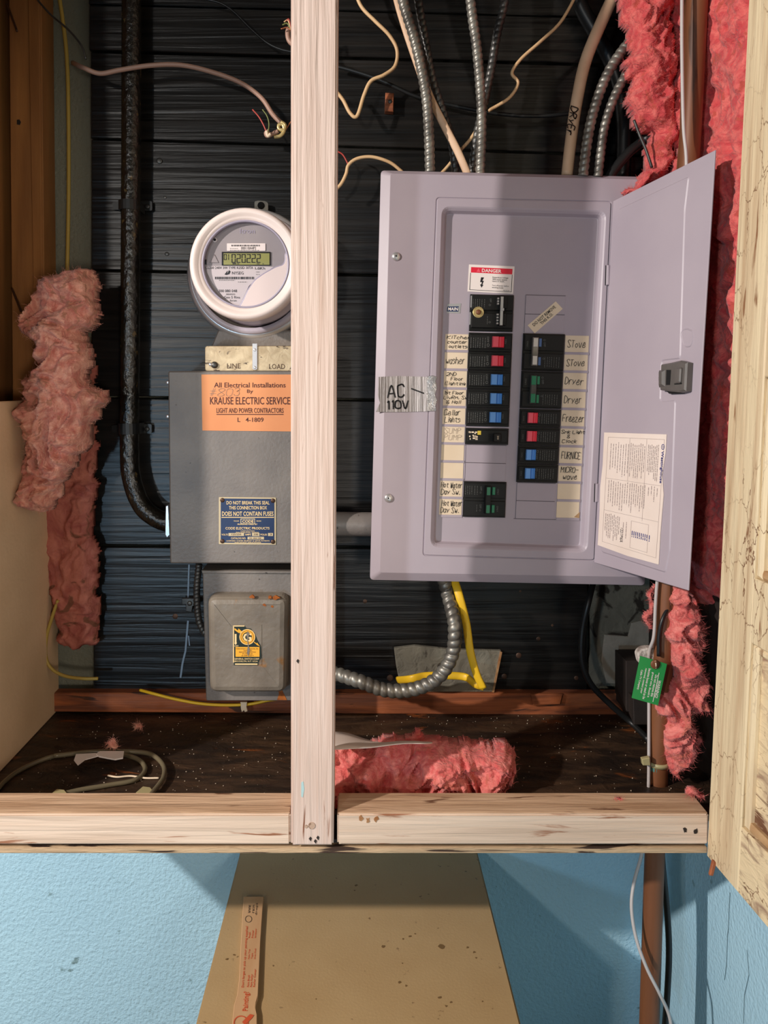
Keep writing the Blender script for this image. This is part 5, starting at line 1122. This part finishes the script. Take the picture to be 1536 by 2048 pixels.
# ================================================================== TAN CABINET + STIRRER
ZT = H0 - .767
tx0, tx1 = -.198, .194
fcb = thing('metal_cabinet', 'tan enamelled metal cabinet standing against the blue wall, flat stained top', 'cabinet', (0, 1.0, 0))
box('cabinet_top', (tx0, .81, ZT - .02), (tx1, 1.2385, ZT), 'tan', fcb, .0025)
box('cabinet_body', (tx0 + .002, .814, .02), (tx1 - .002, 1.23, ZT - .02), 'tan', fcb, .002)
box('plinth', (tx0 + .01, .83, 0), (tx1 - .01, 1.22, .02), 'darkwood', fcb)
for k_ in range(2):
    z0 = .06 + k_ * .34; d_ = box('drawer', (tx0 + .015, .800, z0), (tx1 - .015, .813, z0 + .32), 'tan', fcb, .002)
    box('drawer_handle', (-.06, .785, z0 + .22), (.06, .7995, z0 + .24), 'chrome', d_, .003)
ptp = Pl(Vector((0, 1, ZT)), Vector((1, 1, ZT)), Vector((0, 2, ZT)))
rg = random.Random(2); M['stain'] = mat('brown_stain', (120, 92, 56), rough=.6)
for (a, b, s) in ((712, 1771, 3), (709, 1781, 2), (767, 1893, 4), (884, 1893, 7), (820, 1873, 3), (830, 1868, 2), (806, 1878, 3), (454, 1919, 4), (468, 1910, 3), (546, 1932, 2), (632, 1998, 2), (805, 1927, 2), (800, 1965, 4), (812, 1972, 3), (902, 2005, 3), (880, 1995, 4), (892, 2012, 3), (935, 1895, 3), (948, 1905, 3), (952, 1916, 2), (965, 2003, 2)):
    prism('stain', ptp, [(a + s * rg.uniform(.4, 1.3) * math.cos(t), b + s * .7 * rg.uniform(.4, 1.3) * math.sin(t)) for t in [i * math.pi / 4 for i in range(8)]], 0, .0004, 'stain', fcb)
sk = thing('paint_stirrer', 'wooden paint stirring stick with orange red printing on the tan cabinet', 'stick', (-.16, 1.0, ZT))
pst = ptp.shift(.006)
sp_ = [(487, 1793), (527, 1793), (521, 1880), (516, 1991), (512, 2004), (511, 2015), (514, 2029), (514, 2110), (462, 2110), (465, 2040), (468, 2010), (474, 1990), (478, 1960), (482, 1880)]
prism('stick', pst, sp_, -.0055, 0, 'stick', sk, c=.0006)
def SQ(x0, x1, yb, yt, lean=-.07):      # text reading upward: baseline on the right side
    f = lambda x, y: (x + (y - 2000) * lean, y)
    return [f(x0, yb), f(x0, yt), f(x1, yt), f(x1, yb)]
text('', pst, None, 'stickprint', sk, bold=.015, many=[('Painting?', SQ(486, 500, 2022, 1983)), ("Don't forget to pick up your painting supplies!", SQ(481, 487, 1975, 1852)), ('Paint Brush', SQ(492, 496, 1974, 1950)), ('Paint Roller', SQ(498, 502, 1974, 1948)), ('Roller Cover', SQ(504, 508, 1974, 1938)), ('Paint Tray', SQ(490, 494, 1918, 1898)), ('Tape', SQ(496, 500, 1918, 1906)), ('Drop Cloth', SQ(502, 506, 1918, 1897)), ('Rags', SQ(488, 492, 1876, 1864)), ('Primer', SQ(494, 498, 1876, 1860)), ('Sandpaper', SQ(500, 504, 1876, 1857))])
text('', pst, None, 'ink', sk, many=[('www', SQ(484, 489, 1826, 1810)), ('rain', SQ(491, 496, 1826, 1810)), ('drops', SQ(498, 503, 1830, 1806))])
disc(pst, (482, 2046), 13, 15, 'stickprint', sk, .0005, 'brush_emblem')
fl(pst, [(484, 2044), (500, 2028), (508, 2030), (504, 2036), (490, 2050)], 'stickprint', sk, 'brush_emblem', .0006)
disc(pst, (497, 1838), 6, 6.8, 'ink', sk, .0005, 'drop_emblem')
print('objects', len(bpy.data.objects), 'faces', sum(len(o.data.polygons) for o in bpy.data.objects if o.type == 'MESH'))
